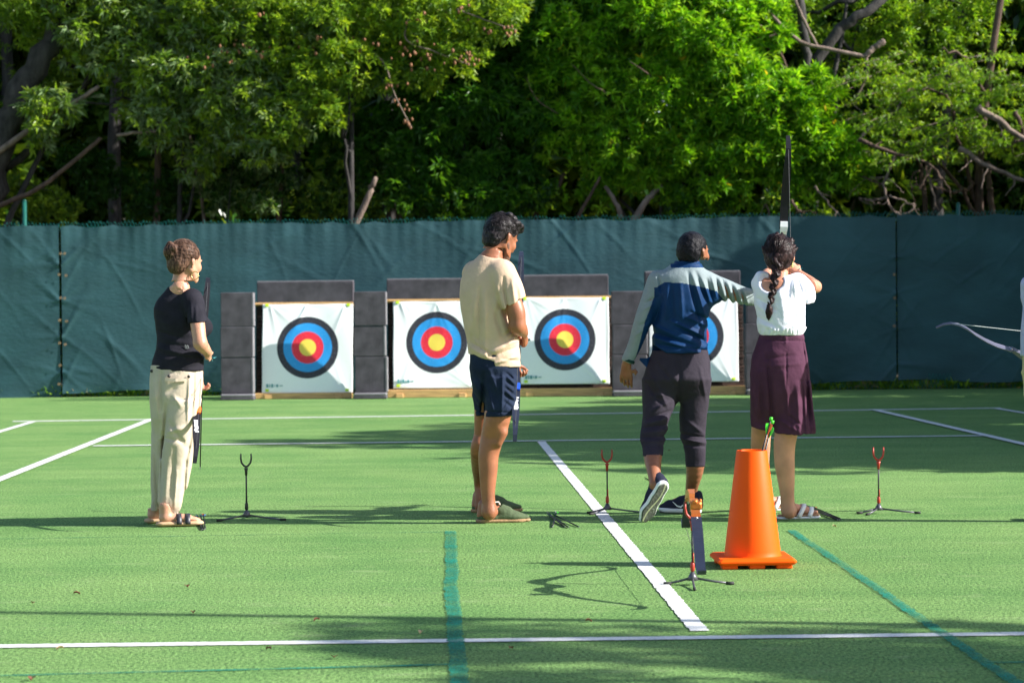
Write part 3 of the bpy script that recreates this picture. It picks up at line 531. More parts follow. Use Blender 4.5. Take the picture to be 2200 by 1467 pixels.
for k, (_, (bx, _y), bl, co, lab) in enumerate(ug):
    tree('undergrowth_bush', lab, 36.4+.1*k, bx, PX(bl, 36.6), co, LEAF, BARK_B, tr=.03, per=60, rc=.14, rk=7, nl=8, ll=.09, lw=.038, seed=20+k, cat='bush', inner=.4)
# slim bare stems in the shade
rs = random.Random(31)
SL = ['slim bare stem in the shade', ]
for k, (x0, y0, x1, y1, r) in enumerate(((415, 340, 440, 486, .035), (340, 250, 335, 486, .07), (860, 380, 862, 480, .06), (815, 400, 838, 480, .025), (605, 350, 600, 486, .05), (1185, 420, 1150, 478, .05), (780, 445, 800, 400, .06), (1725, 380, 1740, 470, .05), (1980, 380, 1990, 470, .05), (2125, 400, 2130, 465, .06))):
    lab = ['thin pale stem above the fence just right of the black shirted woman', 'thick dark stem above the fence left of the black shirted woman', 'upright brown stem above the fence midway between woman and beige shirted man', 'slanting thin stem left of the upright brown stem', 'dark stem above the fence over the first target',
           'leaning stem above the head of the beige shirted man', 'short sunlit pale stump above the fence between the second target and the trees', 'stem above the fence right of the raised bow', 'stem behind the bare twig tangle', 'stem behind the fence near the right fence post'][k]
    Y = 36.9 if k != 6 else 36.0; a = at(x1, y1, Y) if k != 6 else at(x0, y0, Y); c_ = at(x0, y0, Y) if k != 6 else at(x1, y1, Y)
    e = empty('tree_stem', (a.x, Y, 0), lab, 'tree stem', 'bare stems in the shade behind the fence'); b = MB(); o0 = e.location
    top = c_-o0; top2 = top+(top-(a-o0))*(.8 if k != 6 else .35); add_limb(b, [Vector((0, 0, -.1)), a-o0, top, top2] if k != 6 else [a-o0-(top-(a-o0))*2.5, a-o0, top, top2], r, r*.6, r*.4, 14, k, 7); b.build('trunk', BARK_G if k in (0, 6) else BARK_B, e, smooth=True)
# far wood reads as one mass
bl = []
rs = random.Random(12)
for k in range(190): bl.append((-17+34*((k*.618) % 1), rs.uniform(41, 47), rs.uniform(.2, 11.5), rs.uniform(1.0, 1.6)))
for k in range(70): bl.append((-15+30*((k*.618) % 1), rs.uniform(42, 46), rs.uniform(.4, 4.5), 1.1))
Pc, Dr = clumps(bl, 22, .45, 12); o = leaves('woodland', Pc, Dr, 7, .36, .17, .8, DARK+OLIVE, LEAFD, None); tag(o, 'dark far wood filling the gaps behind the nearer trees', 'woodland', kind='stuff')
bl = []  # leaf roof above the view, added to block the sky so gaps stay dark
for k in range(70): bl.append((rs.uniform(-13, 16), rs.uniform(39.5, 43), rs.uniform(7.4, 9.8), rs.uniform(.9, 1.4)))
Pc, Dr = clumps(bl, 9, .4, 12); o = leaves('shade_canopy', Pc, Dr, 7, .22, .09, .8, OLIVE+DARK, LEAFD, None); tag(o, 'unseen roof of leaves added above the trees to keep sky light out', 'shade_canopy', kind='stuff')
b = MB()
for k in range(16):
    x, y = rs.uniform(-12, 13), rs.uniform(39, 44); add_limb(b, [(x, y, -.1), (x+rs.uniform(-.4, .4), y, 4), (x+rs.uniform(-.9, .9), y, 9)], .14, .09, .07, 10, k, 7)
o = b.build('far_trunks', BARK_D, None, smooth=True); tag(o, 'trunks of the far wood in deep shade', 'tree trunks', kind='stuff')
# strip of weeds under the fence
n_ = 9000; Pc = np.stack([RNG.uniform(-11, 12, n_), FY+.02+np.abs(RNG.normal(0, .25, n_)), np.zeros(n_)], -1); Dr = np.tile(np.array([0, -.1, 1.0]), (n_, 1))
o = leaves('weeds', Pc, Dr, 5, .13, .014, .4, LIME+OLIVE+[(.4, .32, .2)], LEAF, None); tag(o, 'weedy grass growing along the foot of the fence', 'grass', kind='stuff')
# ------------------------------------------------------------------ trees beside the court on the right: they throw the long shadows
def side_tree(x, y, h, R_, seed, label, per=24, low=1.0, cols=OLIVE):
    rs = random.Random(seed); e = empty('courtside_tree', (x, y, 0), label, 'tree', 'trees beside the court'); bl = []
    nb_ = 15
    for k in range(nb_):
        a = rs.uniform(0, 6.28); d = rs.uniform(.1, .75)*R_; z = low+.4+(h-R_*.4-low-.4)*((k+.5)/nb_); bl.append((math.cos(a)*d, math.sin(a)*d, z, R_*rs.uniform(.32, .5)))
    Pc, Dr = clumps(bl, per, .35, 12); leaves('crown', Pc, Dr, 8, .2, .08, .8, cols, LEAFD, e)
    b = MB(); tp = add_limb(b, [(0, 0, -.1), (.1, 0, h*.4), (0, 0, h*.8)], .14, .05, .04, 12, seed, 9); b.build('trunk', BARK_D, e, smooth=True)
    b = MB()
    for k, q in enumerate(bl): add_limb(b, [tp[rs.randint(4, 10)], Vector(q[:3])], .05, .015, .03, 6, k, 6)
    b.build('branch', BARK_D, e, smooth=True)
SIDE = [(9.8, 18.2, 5.7, 1.8), (10.2, 19.8, 6.6, 2.2), (9.8, 21.6, 7.0, 2.3), (10.6, 24.0, 6.8, 2.4), (10.2, 26.3, 6.6, 2.4), (11.6, 28.8, 6.2, 2.2), (13.2, 31.6, 5.6, 1.8), (12.6, 34.3, 5.4, 1.7), (14.6, 36.0, 7.4, 2.2)]
pl = ['nearest', 'second', 'third', 'fourth', 'fifth', 'sixth', 'seventh', 'eighth', 'ninth', 'tenth']
for k, (x, y, h, R_) in enumerate(SIDE): side_tree(x, y, h, R_, 50+k, pl[k]+' leafy tree of the row standing outside the frame right of the court', low=.3)
for k, (x, y, h, R_) in enumerate(((9.0, 32.95, 5.0, .9), (10.6, 32.6, 6.3, 1.0), (12.2, 32.3, 7.0, 1.0))): side_tree(x, y, h, R_, 80+k, ('short', 'middle', 'tall')[k]+' slim tree of three close to the fence outside the frame at right', per=60, low=.2)
side_tree(11.0, 6.6, 6.6, 2.0, 71, 'thin crowned tree outside the frame on the near right of the court', per=14, low=2.6)
side_tree(7.6, 6.3, 4.2, 1.3, 72, 'small tree outside the frame nearest the camera on the right', per=12, low=1.4)
# lamp post outside the frame, its thin shadow crosses the court
e = empty('lamp_post', (7.2, 8.45, 0), 'tall thin court lamp post outside the frame on the right', 'lamp post')
b = MB(); b.tube([(0, 0, 0), (0, 0, 9)], [.05, .035], 12); b.build('pole', POST, e, smooth=True); b = MB(); b.box((-.2, 0, 9.03), (.5, .22, .1), .02); b.build('lamp_head', POST, e); b = MB(); b.lathe([(.16, 0), (.16, .02), (.06, .03), (.06, .2)], 16); b.build('base_plate', POST, e)
# ------------------------------------------------------------------ sculpting: signed distance volumes meshed with surface nets
class Vol:
    def __init__(s, lo, hi, h):
        s.h = h; s.lo = np.array(lo, float)-2*h; n = np.ceil((np.array(hi, float)+2*h-s.lo)/h).astype(int)+1
        s.D = np.full(n, 0.05, np.float32); s.n = n
    def win(s, lo, hi):
        a = np.clip(np.floor((np.array(lo)-s.lo)/s.h).astype(int), 0, s.n-1); b = np.clip(np.ceil((np.array(hi)-s.lo)/s.h).astype(int)+1, 1, s.n)
        if np.any(b <= a): return None, None
        g = [((s.lo[i]+np.arange(a[i], b[i])*s.h).astype(np.float32)) for i in range(3)]
        return (slice(a[0], b[0]), slice(a[1], b[1]), slice(a[2], b[2])), np.meshgrid(*g, indexing='ij')
    def comb(s, w, d, k, op='u'):
        A = s.D[w]; d = d.astype(np.float32)
        if op == 'u':
            if k > 0: hh = np.clip(k-np.abs(A-d), 0, None)/k; s.D[w] = np.minimum(A, d)-hh*hh*k*.25
            else: s.D[w] = np.minimum(A, d)
        elif op == 's':
            d = -d
            if k > 0: hh = np.clip(k-np.abs(A-d), 0, None)/k; s.D[w] = np.maximum(A, d)+hh*hh*k*.25
            else: s.D[w] = np.maximum(A, d)
    def cap(s, a, b, ra, rb, k=.02, flat=None, op='u'):
        """tapered limb from a to b; flat=(dir, factor) squashes the section along dir"""
        a, b = np.array(a, float), np.array(b, float); m = max(ra, rb)*1.3+k+.01; w, P = s.win(np.minimum(a, b)-m, np.maximum(a, b)+m)
        if w is None: return
        d = b-a; L2 = max(d@d, 1e-9); q = [P[i]-a[i] for i in range(3)]; t = np.clip((q[0]*d[0]+q[1]*d[1]+q[2]*d[2])/L2, 0, 1)
        q = [q[i]-t*d[i] for i in range(3)]
        if flat is not None:
            f = nrm(flat[0]); sf = 1/flat[1]-1; dt = q[0]*f[0]+q[1]*f[1]+q[2]*f[2]; q = [q[i]+dt*f[i]*sf for i in range(3)]
            s.comb(w, (np.sqrt(q[0]**2+q[1]**2+q[2]**2)-(ra+(rb-ra)*t))*.9, k, op)
        else: s.comb(w, np.sqrt(q[0]**2+q[1]**2+q[2]**2)-(ra+(rb-ra)*t), k, op)
    def ell(s, c, r, k=.02, R=None, op='u'):
        c, r = np.array(c, float), np.array(r, float); m = max(r)+k+.01; w, P = s.win(c-m, c+m)
        if w is None: return
        q = [P[i]-c[i] for i in range(3)]
        if R is not None: R = np.array(R); q = [R[i, 0]*q[0]+R[i, 1]*q[1]+R[i, 2]*q[2] for i in range(3)]
        s.comb(w, (np.sqrt((q[0]/r[0])**2+(q[1]/r[1])**2+(q[2]/r[2])**2)-1)*min(r), k, op)
    def chain(s, pts, rs_, k=.02, sub=5):
        P_ = [np.array(p, float) for p in pts]; n = len(P_)-1; Q = []; R_ = []
        for i in range(n):
            p0, p1, p2, p3 = P_[max(i-1, 0)], P_[i], P_[i+1], P_[min(i+2, n)]; r0, r1, r2, r3 = rs_[max(i-1, 0)], rs_[i], rs_[i+1], rs_[min(i+2, n)]
            for j in range(sub):
                f = j/sub; w4 = (-.5*f+f*f-.5*f**3, 1-2.5*f*f+1.5*f**3, .5*f+2*f*f-1.5*f**3, -.5*f*f+.5*f**3); Q.append(w4[0]*p0+w4[1]*p1+w4[2]*p2+w4[3]*p3); R_.append(w4[0]*r0+w4[1]*r1+w4[2]*r2+w4[3]*r3)
        Q.append(P_[-1]); R_.append(rs_[-1]); m = max(R_)+k+.012; A_ = np.array(Q); w, P = s.win(A_.min(0)-m, A_.max(0)+m)
        if w is None: return
        acc = np.full(P[0].shape, .05, np.float32)
        sub_ = Vol.__new__(Vol); sub_.h = s.h; sub_.lo = s.lo+np.array([w[i].start for i in range(3)])*s.h; sub_.n = np.array(acc.shape); sub_.D = acc
        for i in range(len(Q)-1): sub_.cap(Q[i], Q[i+1], R_[i], R_[i+1], .004)
        s.comb(w, sub_.D, k)
    saved = None
    def keep(s): s.saved = s.D.copy()
    def snap(s):
        s.pre = s.D.copy()
        if s.saved is not None: s.pre = np.minimum(s.pre, s.saved)
    def snap2(s): s.removed = s.D > s.pre+.0015
    def under(s, T, gap=.009, zmin=-1, xmin=-9):
        """keep this body under the garment T wherever T has cloth"""
        pre = getattr(T, 'pre', T.D); rem = getattr(T, 'removed', None); w, P = s.win(T.lo, T.lo+(T.n-1)*T.h)
        if w is None: return
        I = [np.clip((P[i]-T.lo[i])/T.h, 0, T.n[i]-1.001) for i in range(3)]; a = [i_.astype(int) for i_ in I]; f = [I[i]-a[i] for i in range(3)]; v = 0
        for o in [(i, j, k) for i in (0, 1) for j in (0, 1) for k in (0, 1)]: v = v+pre[a[0]+o[0], a[1]+o[1], a[2]+o[2]]*(f[0] if o[0] else 1-f[0])*(f[1] if o[1] else 1-f[1])*(f[2] if o[2] else 1-f[2])
        ok = (v < .030) & (P[2] > zmin) & (P[0] > xmin)
        if rem is not None: ok &= ~rem[np.round(I[0]).astype(int), np.round(I[1]).astype(int), np.round(I[2]).astype(int)]
        s.D[w] = np.where(ok, np.maximum(s.D[w], v+gap), s.D[w])
    def loft(s, secs, k=.02, pw=2.0, infl=0.0, op='u'):
        """secs: (z, cx, cy, rx, ry) sorted by z; body section stack"""
        q = np.array(sorted(secs), float); z = q[:, 0]; n = 64; zz = np.linspace(z[0], z[-1], n); ks = np.ones(5)/5
        cols = []
        for j in range(1, 5):
            c = np.interp(zz, z, q[:, j]); cp_ = np.concatenate([[c[0]]*2, c, [c[-1]]*2]); cols.append(np.convolve(cp_, ks, 'valid'))
        mx = q[:, 3:].max()+infl+k+.01; lo = [q[:, 1].min()-mx, q[:, 2].min()-mx, z[0]-k-.01]; hi = [q[:, 1].max()+mx, q[:, 2].max()+mx, z[-1]+k+.01]
        w, P = s.win(lo, hi)
        if w is None: return
        zc = P[2][0, 0]; cx, cy, rx, ry = [np.interp(zc, zz, c)[None, None] for c in cols]; rx = rx+infl; ry = ry+infl
        e = (np.abs((P[0]-cx)/rx)**pw+np.abs((P[1]-cy)/ry)**pw)**(1/pw); d = (e-1)*np.minimum(rx, ry)*.95
        d = np.maximum(d, np.maximum(z[0]-P[2], P[2]-z[-1])); s.comb(w, d, k, op)
    def cut(s, p, n_, lo=None, hi=None, keep=False):
        """remove everything on the side n_ points to (within lo..hi)"""
        p, n_ = np.array(p, float), nrm(n_); w, P = s.win(lo if lo is not None else s.lo, hi if hi is not None else s.lo+s.n*s.h)
        if w is None: return
        d = (P[0]-p[0])*n_[0]+(P[1]-p[1])*n_[1]+(P[2]-p[2])*n_[2]; s.D[w] = np.maximum(s.D[w], d)
    def fold(s, a, b, w_, dep, ymax=None, taper=True):
        """ridge (dep>0) or crease (dep<0) along a-b seen from the back; a,b are (x,z)"""
        a, b = np.array(a, float), np.array(b, float); m = 3*w_
        lo = [min(a[0], b[0])-m, s.lo[1], min(a[1], b[1])-m]; hi = [max(a[0], b[0])+m, ymax if ymax is not None else s.lo[1]+s.n[1]*s.h, max(a[1], b[1])+m]
        w, P = s.win(lo, hi)
        if w is None: return
        d = b-a; L2 = max(d@d, 1e-9); x, z = P[0]-a[0], P[2]-a[1]; t = np.clip((x*d[0]+z*d[1])/L2, 0, 1); dd = (x-t*d[0])**2+(z-t*d[1])**2
        tp = np.sin(np.pi*np.clip(t*.86+.07, 0, 1))**.6 if taper else 1.0
        s.D[w] -= (dep*tp*np.exp(-dd/(w_*w_))).astype(np.float32)
    def wrinkle(s, amp, freq, aniso=(1, 1, 1), seed=0, n=7, lo=None, hi=None, sharp=True):
        r = np.random.default_rng(seed); w, P = s.win(lo if lo is not None else s.lo, hi if hi is not None else s.lo+s.n*s.h)
        if w is None: return
        acc = np.zeros_like(P[0])
        for i in range(n):
            v = r.normal(size=3)*np.array(aniso); v = v/np.linalg.norm(v)*freq*r.uniform(.6, 1.6); u = r.normal(size=3)*freq*.35
            ph = v[0]*P[0]+v[1]*P[1]+v[2]*P[2]+r.uniform(0, 6)+1.2*np.sin(u[0]*P[0]+u[1]*P[1]+u[2]*P[2]+r.uniform(0, 6))
            sn = np.sin(ph); acc += (1-2*np.abs(sn)) if sharp and i % 2 else sn
        s.D[w] -= (amp*acc/n*1.6).astype(np.float32)
    def mesh(s, name, mats, parent, region=None, smooth=1):
        D = s.D; sg = D < 0; c = np.zeros(np.array(D.shape)-1, np.int8)
        cs = [(i, j, k) for i in (0, 1) for j in (0, 1) for k in (0, 1)]
        sl = lambda o, n: slice(o, n-1+o)
        for i, j, k in cs: c += sg[sl(i, D.shape[0]), sl(j, D.shape[1]), sl(k, D.shape[2])]
        act = (c > 0) & (c < 8); idx = np.argwhere(act); nid = np.full(act.shape, -1, np.int64); nid[act] = np.arange(len(idx))
        acc = np.zeros((len(idx), 3)); cnt = np.zeros(len(idx)); val = {o: D[idx[:, 0]+o[0], idx[:, 1]+o[1], idx[:, 2]+o[2]] for o in cs}
        for ax in range(3):
            for o in cs:
                if o[ax]: continue
                e = list(o); e[ax] = 1; e = tuple(e); a, b = val[o], val[e]; m = (a < 0) != (b < 0); t = a[m]/(a[m]-b[m]); p = np.tile(np.array(o, float), (m.sum(), 1)); p[:, ax] += t
                acc[m] += p; cnt[m] += 1
        V = s.lo+(idx+acc/cnt[:, None])*s.h; Q = []
        for ax in range(3):
            u, v = (ax+1) % 3, (ax+2) % 3; n0 = [slice(1, D.shape[i]-1) for i in range(3)]; n1 = list(n0); n0[ax] = slice(0, D.shape[ax]-1); n1[ax] = slice(1, D.shape[ax])
            a, b = sg[tuple(n0)], sg[tuple(n1)]; e = np.argwhere(a != b)
            off = np.array([1, 1, 1]); off[ax] = 0; e = e+off; fl = sg[e[:, 0], e[:, 1], e[:, 2]]
            du = np.zeros(3, int); du[u] = 1; dv = np.zeros(3, int); dv[v] = 1; g = lambda q: nid[q[:, 0], q[:, 1], q[:, 2]]
            q = np.stack([g(e-du-dv), g(e-dv), g(e), g(e-du)], -1); q[~fl] = q[~fl][:, ::-1]; Q.append(q)
        Q = np.concatenate(Q); Q = Q[(Q >= 0).all(1)]
        for _ in range(smooth):           # light relaxing of the net
            su = np.zeros_like(V); ct = np.zeros(len(V))
            for i in range(4):
                a, b = Q[:, i], Q[:, (i+1) % 4]; np.add.at(su, a, V[b]); np.add.at(ct, a, 1); np.add.at(su, b, V[a]); np.add.at(ct, b, 1)
            V = V*.5+.5*su/np.maximum(ct, 1)[:, None]
        mi = None
        if region is not None: ctr = V[Q].mean(1); mi = region(ctr)
        return mesh(name, V, Q, mats, parent, smooth=True, mi=mi)
def bez(p, q, t): return np.array(p)*(1-t)+np.array(q)*t
def hand(V, wr, d, pn, th, sc=1.0, curl=.5, spread=.12, r=.0085):
    """wr wrist, d direction of the palm, pn palm normal (side the fingers close to), th side the thumb is on"""
    d, pn = nrm(d), nrm(pn); pn = nrm(pn-d*(pn@d)); th = nrm(np.array(th)-d*(np.array(th)@d)-pn*(np.array(th)@pn)); wr = np.array(wr, float)
    V.cap(wr, wr+d*.03*sc, .022*sc, .030*sc, .015, (pn, .62)); V.cap(wr+d*.03*sc, wr+d*.075*sc, .034*sc, .036*sc, .012, (pn, .42))
    for i, (o, L_) in enumerate(((.030, .072), (.010, .080), (-.010, .075), (-.029, .060))):
        p = wr+d*.085*sc+th*o*sc; a = 0; q = p; dd = nrm(d+th*o*spread*40*.3)
        for sg_, c_ in ((.45, .8), (.32, 1.1), (.25, .8)):
            a += curl*c_*(1+.12*i); v = dd*math.cos(a)+pn*math.sin(a); e = q+v*L_*sg_*sc; V.cap(q, e, r*sc*(1.05 if sg_ > .4 else .95), r*sc*(.98 if sg_ > .3 else .8), .003); q = e
    p = wr+d*.03*sc+th*.022*sc; v = nrm(d*.75+th*.75+pn*.25); e = p+v*.045*sc; V.cap(p, e, .014*sc, .011*sc, .01); v2 = nrm(d*.95+th*.25+pn*.45*(.4+curl)); V.cap(e, e+v2*.034*sc, .0105*sc, .0085*sc, .004)
def rotm(fwd, up=(0, 0, 1)):
    f = nrm(fwd); u = nrm(np.array(up)-f*(np.array(up)@f)); r = np.cross(f, u); return np.stack([r, f, u])    # rows: right, forward, up
def head(V, c, fwd, up=(0, 0, 1), s=1.0, female=False, chin=1.0):
    """c centre of the skull; face with brow, eyes, nose, lips, jaw and ears. Height about 0.23 s"""
    R = rotm(fwd, up); c = np.array(c, float); L_ = lambda x, y, z: c+(R[0]*x+R[1]*y+R[2]*z)*s
    V.ell(L_(0, -.005, .02), np.array((.076, .095, .090))*s, .01, R); V.ell(L_(0, .03, -.03), np.array((.062, .062, .085))*s, .03, R)
    V.cap(L_(-.022, .065, -.098), L_(.022, .065, -.098), .024*s, .024*s, .03)                 # chin
    for x in (-1, 1):
        V.cap(L_(x*.060, .0, -.055), L_(x*.028, .062, -.095), .016*s, .018*s, .025)           # jaw
        V.ell(L_(x*.045, .065, -.03), np.array((.02, .022, .022))*s, .02, R)                  # cheek
        V.ell(L_(x*.031, .092, -.002), np.array((.015, .012, .009))*s, .008, R, 's')          # eye socket
        V.ell(L_(x*.031, .081, -.002), np.array((.012, .012, .011))*s, .003, R)               # eye
        V.cap(L_(x*.014, .094, .016), L_(x*.048, .082, .017), .0065*s, .005*s, .008)          # brow
        e = L_(x*.077, -.008, -.018); ax = R[0]*x*.8-R[1]*.45+0*R[2]
        V.cap(e-R[2]*.018*s, e+R[2]*.018*s+R[1]*-.006*s, .011*s, .016*s, .004, (R[0]*.85*x+R[1]*.5, .42)); V.cap(e+ax*.010*s+R[2]*.02*s, e+ax*.011*s-R[2]*.008*s, .006*s, .005*s, .004)
    V.cap(L_(0, .090, .004), L_(0, .112, -.032), .008*s, .012*s, .010); V.cap(L_(-.011, .098, -.036), L_(.011, .098, -.036), .008*s, .008*s, .006)
    V.cap(L_(-.017, .088, -.058), L_(.017, .088, -.058), .0075*s, .0075*s, .006); V.cap(L_(-.015, .087, -.068), L_(.015, .087, -.068), .0085*s, .0085*s, .004); V.cap(L_(-.02, .099, -.063), L_(.02, .099, -.063), .0022*s, .0022*s, .002, op='s')
    return R, L_
def skinmat(name, col):
    m = mat(name, col, 0.45, var=.20, scale=9, bump=.12, bscale=120, spec=.45); p = m.node_tree.nodes['Principled BSDF']
    p.inputs['Subsurface Weight'].default_value = .12; p.inputs['Subsurface Radius'].default_value = (.012, .005, .003); p.inputs['Subsurface Scale'].default_value = 1; return m
def fabric(name, col, var=.08, rough=.9, b=.35, bs=45, sheen=0): return mat(name, col, rough, var=var, scale=14, bump=b, bscale=bs, spec=.12, sheen=sheen, detail=6)
def hairmat(name, col, hi, sc=(60, 60, 9), rough=.45):
    m, nt, p = newmat(name); L = nt.links; tc = N(nt, 'TexCoord'); mp = N(nt, 'Mapping'); mp.inputs['Scale'].default_value = sc; L.new(tc.outputs['Object'], mp.inputs[0])
    n = N(nt, 'TexNoise', Scale=1.6, Detail=5, Distortion=1.2); L.new(mp.outputs[0], n.inputs['Vector']); r = ramp(nt, .38, .68, col, hi, n.outputs['Fac']); L.new(r.outputs[0], p.inputs['Base Color'])
    p.inputs['Roughness'].default_value = rough; p.inputs['Specular IOR Level'].default_value = .10; b = N(nt, 'Bump', Strength=.5, Distance=.008); L.new(n.outputs['Fac'], b.inputs['Height']); L.new(b.outputs[0], p.inputs['Normal']); return m
class Fig:
    """local frame of one person: J maps a picture point at depth offset dy to local metres"""
    def __init__(s, name, px, py, label, group=None):
        g = gnd(px, py); s.o = g; s.Y = g.y; s.root = empty(name, g, label, 'person', group)
    def J(s, px, py, dy=0.0): p = at(px, py, s.Y+dy)-s.o; return np.array(p)
    def G(s, px, py, z=0.0): return np.array(gnd(px, py, z)-s.o)
    def S(s, rows):
        """rows (py, xleft, xright, cy, ry) -> loft sections"""
        out = []
        for py, xl, xr, cy, ry in rows:
            a, b = s.J(xl, py, cy), s.J(xr, py, cy); out.append(((a[2]+b[2])/2, (a[0]+b[0])/2, cy, (b[0]-a[0])/2, ry))
        return out
    def f(s, V, folds, ymax=None, sc=1.0):
        sc *= 1.55
        for x0, y0, x1, y1, w, d in folds:
            a, b = s.J(x0, y0), s.J(x1, y1); V.fold((a[0], a[2]), (b[0], b[2]), w*.00266, d*.001*sc, ymax)
def strands(parent, m, R, L_, n, seed, tgt, rad=(.090, .104, .096), lift=.004):
    """fine loose hairs combed over the scalp towards tgt"""
    rr = random.Random(seed); b = MB(); ctr = np.array((0, -.015, .028)); tgt = np.array(tgt); rad = np.array(rad)
    for _ in range(n):
        a, e = rr.uniform(-2.0, 2.0), rr.uniform(-.35, 1.5); u = np.array((math.sin(a)*math.cos(e), -math.cos(a)*math.cos(e), math.sin(e)))
        if u[1] > .45 and u[2] < .5: continue
        q = ctr+u*rad; pts = []; j = np.array((rr.gauss(0, .25), rr.gauss(0, .25), rr.gauss(0, .25))); ln = rr.uniform(.012, .022)
        for i in range(5):
            v = (q-ctr)/rad; v /= np.linalg.norm(v); q = ctr+v*rad*(1+.01*rr.random()+lift*10*(i/4)**2*rr.random()); pts.append(L_(*q)); t = nrm(tgt-q)+j; q = q+nrm(t-v*(t@v))*ln
        b.tube(pts, [.0007, .0011, .0011, .0009, .0004], 3, cap=False)
    return b.build('loose_strands', m, parent)
SOLE_W = mat('white_rubber_sole', (.75, .76, .78), .6, var=.05)
# ================================================================== person 1: woman in black T-shirt
def woman_black():
    f = Fig('person', 378, 1128, 'woman with her hair in a bun, black T-shirt and cream trousers, holding a bow'); J, S, r = f.J, f.S, f.root
    SK = skinmat('tanned_skin', (.52, .26, .17)); V = Vol((-.26, -.35, -.01), (.34, .5, 1.72), .0045)
    fwd = np.array((.62, .78, -.22)); hc = J(398, 560, .02); R, L_ = head(V, hc, fwd, s=1.0, female=True)
    V.cap(J(391, 588, .01), J(386, 632, .0), .050, .054, .02); V.cap(J(386, 625, .0), J(384, 650, .0), .055, .09, .04)
    V.loft(S([(640, 352, 430, .02, .11), (690, 340, 438, .02, .12), (745, 342, 430, .02, .11), (800, 334, 432, .02, .13)]), .03)
    sr, er, wr = J(420, 655, -.08), J(430, 738, -.19), J(446, 757, -.05)
    V.chain([sr, J(425, 700, -.155), er], [.046, .041, .037], .02); V.chain([er, bez(er, wr, .4), wr], [.036, .035, .025], .02)
    hand(V, wr, J(445, 785, .04)-wr, (-.6, .8, -.2), (.7, .6, .2), .92, .9)
    sl, el, wl = J(372, 655, .17), J(400, 735, .32), J(428, 800, .33)
    V.chain([sl, el, wl], [.048, .038, .024], .02); hand(V, wl, (.12, .02, -1), (.9, -.2, 0), (1, -.3, 0), .92, .8)
    for hx, kn, an, dy0, dy1 in (((395, 850), (388, 985), (366, 1098), -.05, f.G(366, 1128)[1]), ((362, 850), (350, 975), (336, 1092), .10, f.G(338, 1124)[1])):
        h_, k_, a_ = J(*hx, dy0), J(*kn, (dy0+dy1)/2), J(*an, dy1); V.chain([h_, k_, a_], [.085, .058, .038], .03)
        a_[2] = .07
    for gx, gy in ((356, 1131), (331, 1124)):   # bare feet pointing right and away
        h0 = f.G(gx, gy); d = nrm((.96, .20, 0)); z = np.array((0, 0, 1)); V.cap(h0+z*.12, h0+z*.055, .036, .034, .02); V.cap(h0+z*.05, h0+d*.12+z*.048, .032, .030, .02, (z, .8)); V.cap(h0+d*.12+z*.045, h0+d*.155+z*.04, .038, .034, .02, (z, .45))
        for i in range(5): o = np.cross(d, z)*(-.028+.014*i); V.cap(h0+d*.155+o+z*.038, h0+d*(.195-.006*abs(i-1))+o+z*.036, .009, .008 if i else .010, .003)
    # hair with low bun
    HM = hairmat('greying_brown_hair', (.024, .012, .009), (.17, .095, .065), (45, 45, 14)); H = Vol(hc-.2, hc+.2, .0035)
    H.ell(L_(0, -.018, .030), (.086, .098, .090), .01, R); H.ell(L_(0, -.06, -.035), (.066, .055, .062), .03, R); H.ell(L_(-.020, -.112, .030), (.042, .038, .045), .022, R); H.ell(L_(.012, -.118, .045), (.026, .022, .024), .01, R); H.ell(L_(-.02, -.12, .068), (.022, .020, .020), .01, R)
    H.cut(L_(0, .060, 0), R[1]*1.0-R[2]*.85); H.ell(L_(.09, .045, -.045), (.045, .062, .060), .012, R, 's'); H.ell(L_(-.09, .045, -.045), (.045, .062, .060), .012, R, 's'); H.ell(L_(.083, -.006, -.022), (.02, .024, .03), .006, R, 's')
    H.cut(L_(0, -.04, -.092), -R[2]); H.wrinkle(.0026, 120, (1, 1, .35), 3, 8); ho = H.mesh('hair', HM, r, smooth=1); strands(r, HM, R, L_, 150, 1, (-.02, -.12, .04), lift=.002)
    rr = random.Random(3)
    GD = mat('gold', (.9, .62, .25), .25, metal=1, var=.02); b = MB(); c = np.array(J(419, 592, -.035)); b.tube([c+np.array((math.cos(t)*.020, .004*math.sin(t), math.sin(t)*.023)) for t in np.linspace(0, 6.283, 22)], .0030, 6); b.build('hoop_earring', GD, r, smooth=True)
    # T-shirt
    BL = fabric('black_jersey', (.017, .016, .023), .2, .8, .3); T = Vol(J(300, 800)-np.array((0, .3, .05)), J(475, 605)+np.array((0, .45, .02)), .005)
    T.chain([J(412, 645, -.04), J(424, 690, -.13), J(425, 712, -.145)], [.070, .056, .055], .03); T.keep(); T.cut(J(425, 693, 0), (.05, 0, -1))
    T.loft(S([(797, 323, 437, .03, .135), (775, 327, 438, .03, .135), (745, 337, 436, .03, .12), (720, 337, 441, .04, .12), (690, 333, 446, .05, .14), (665, 333, 438, .05, .125), (645, 339, 428, .04, .105), (630, 350, 415, .03, .080), (616, 362, 405, .02, .06)]), .02, 2.25)
    T.ell(J(441, 704, .10), (.045, .06, .05), .03); T.chain([J(368, 648, .12), J(388, 700, .22)], [.068, .062], .03); T.ell(J(352, 668, .02), (.05, .07, .07), .03)
    T.snap(); T.cut(J(388, 613, 0), (.12, 0, 1)); T.cap(J(387, 612, -.02), J(388, 600, .02), .060, .060, .01, op='s'); T.snap2()
    f.f(T, [(411, 650, 406, 700, 3, -5), (418, 655, 420, 690, 3, 4), (428, 655, 431, 690, 3, 3), (345, 735, 430, 748, 4, -4), (340, 746, 415, 762, 4, 4), (350, 762, 432, 770, 4, -3), (395, 790, 436, 772, 3, 4), (340, 710, 400, 728, 4, -3), (400, 700, 440, 735, 4, -4), (330, 788, 436, 794, 2, 2)])
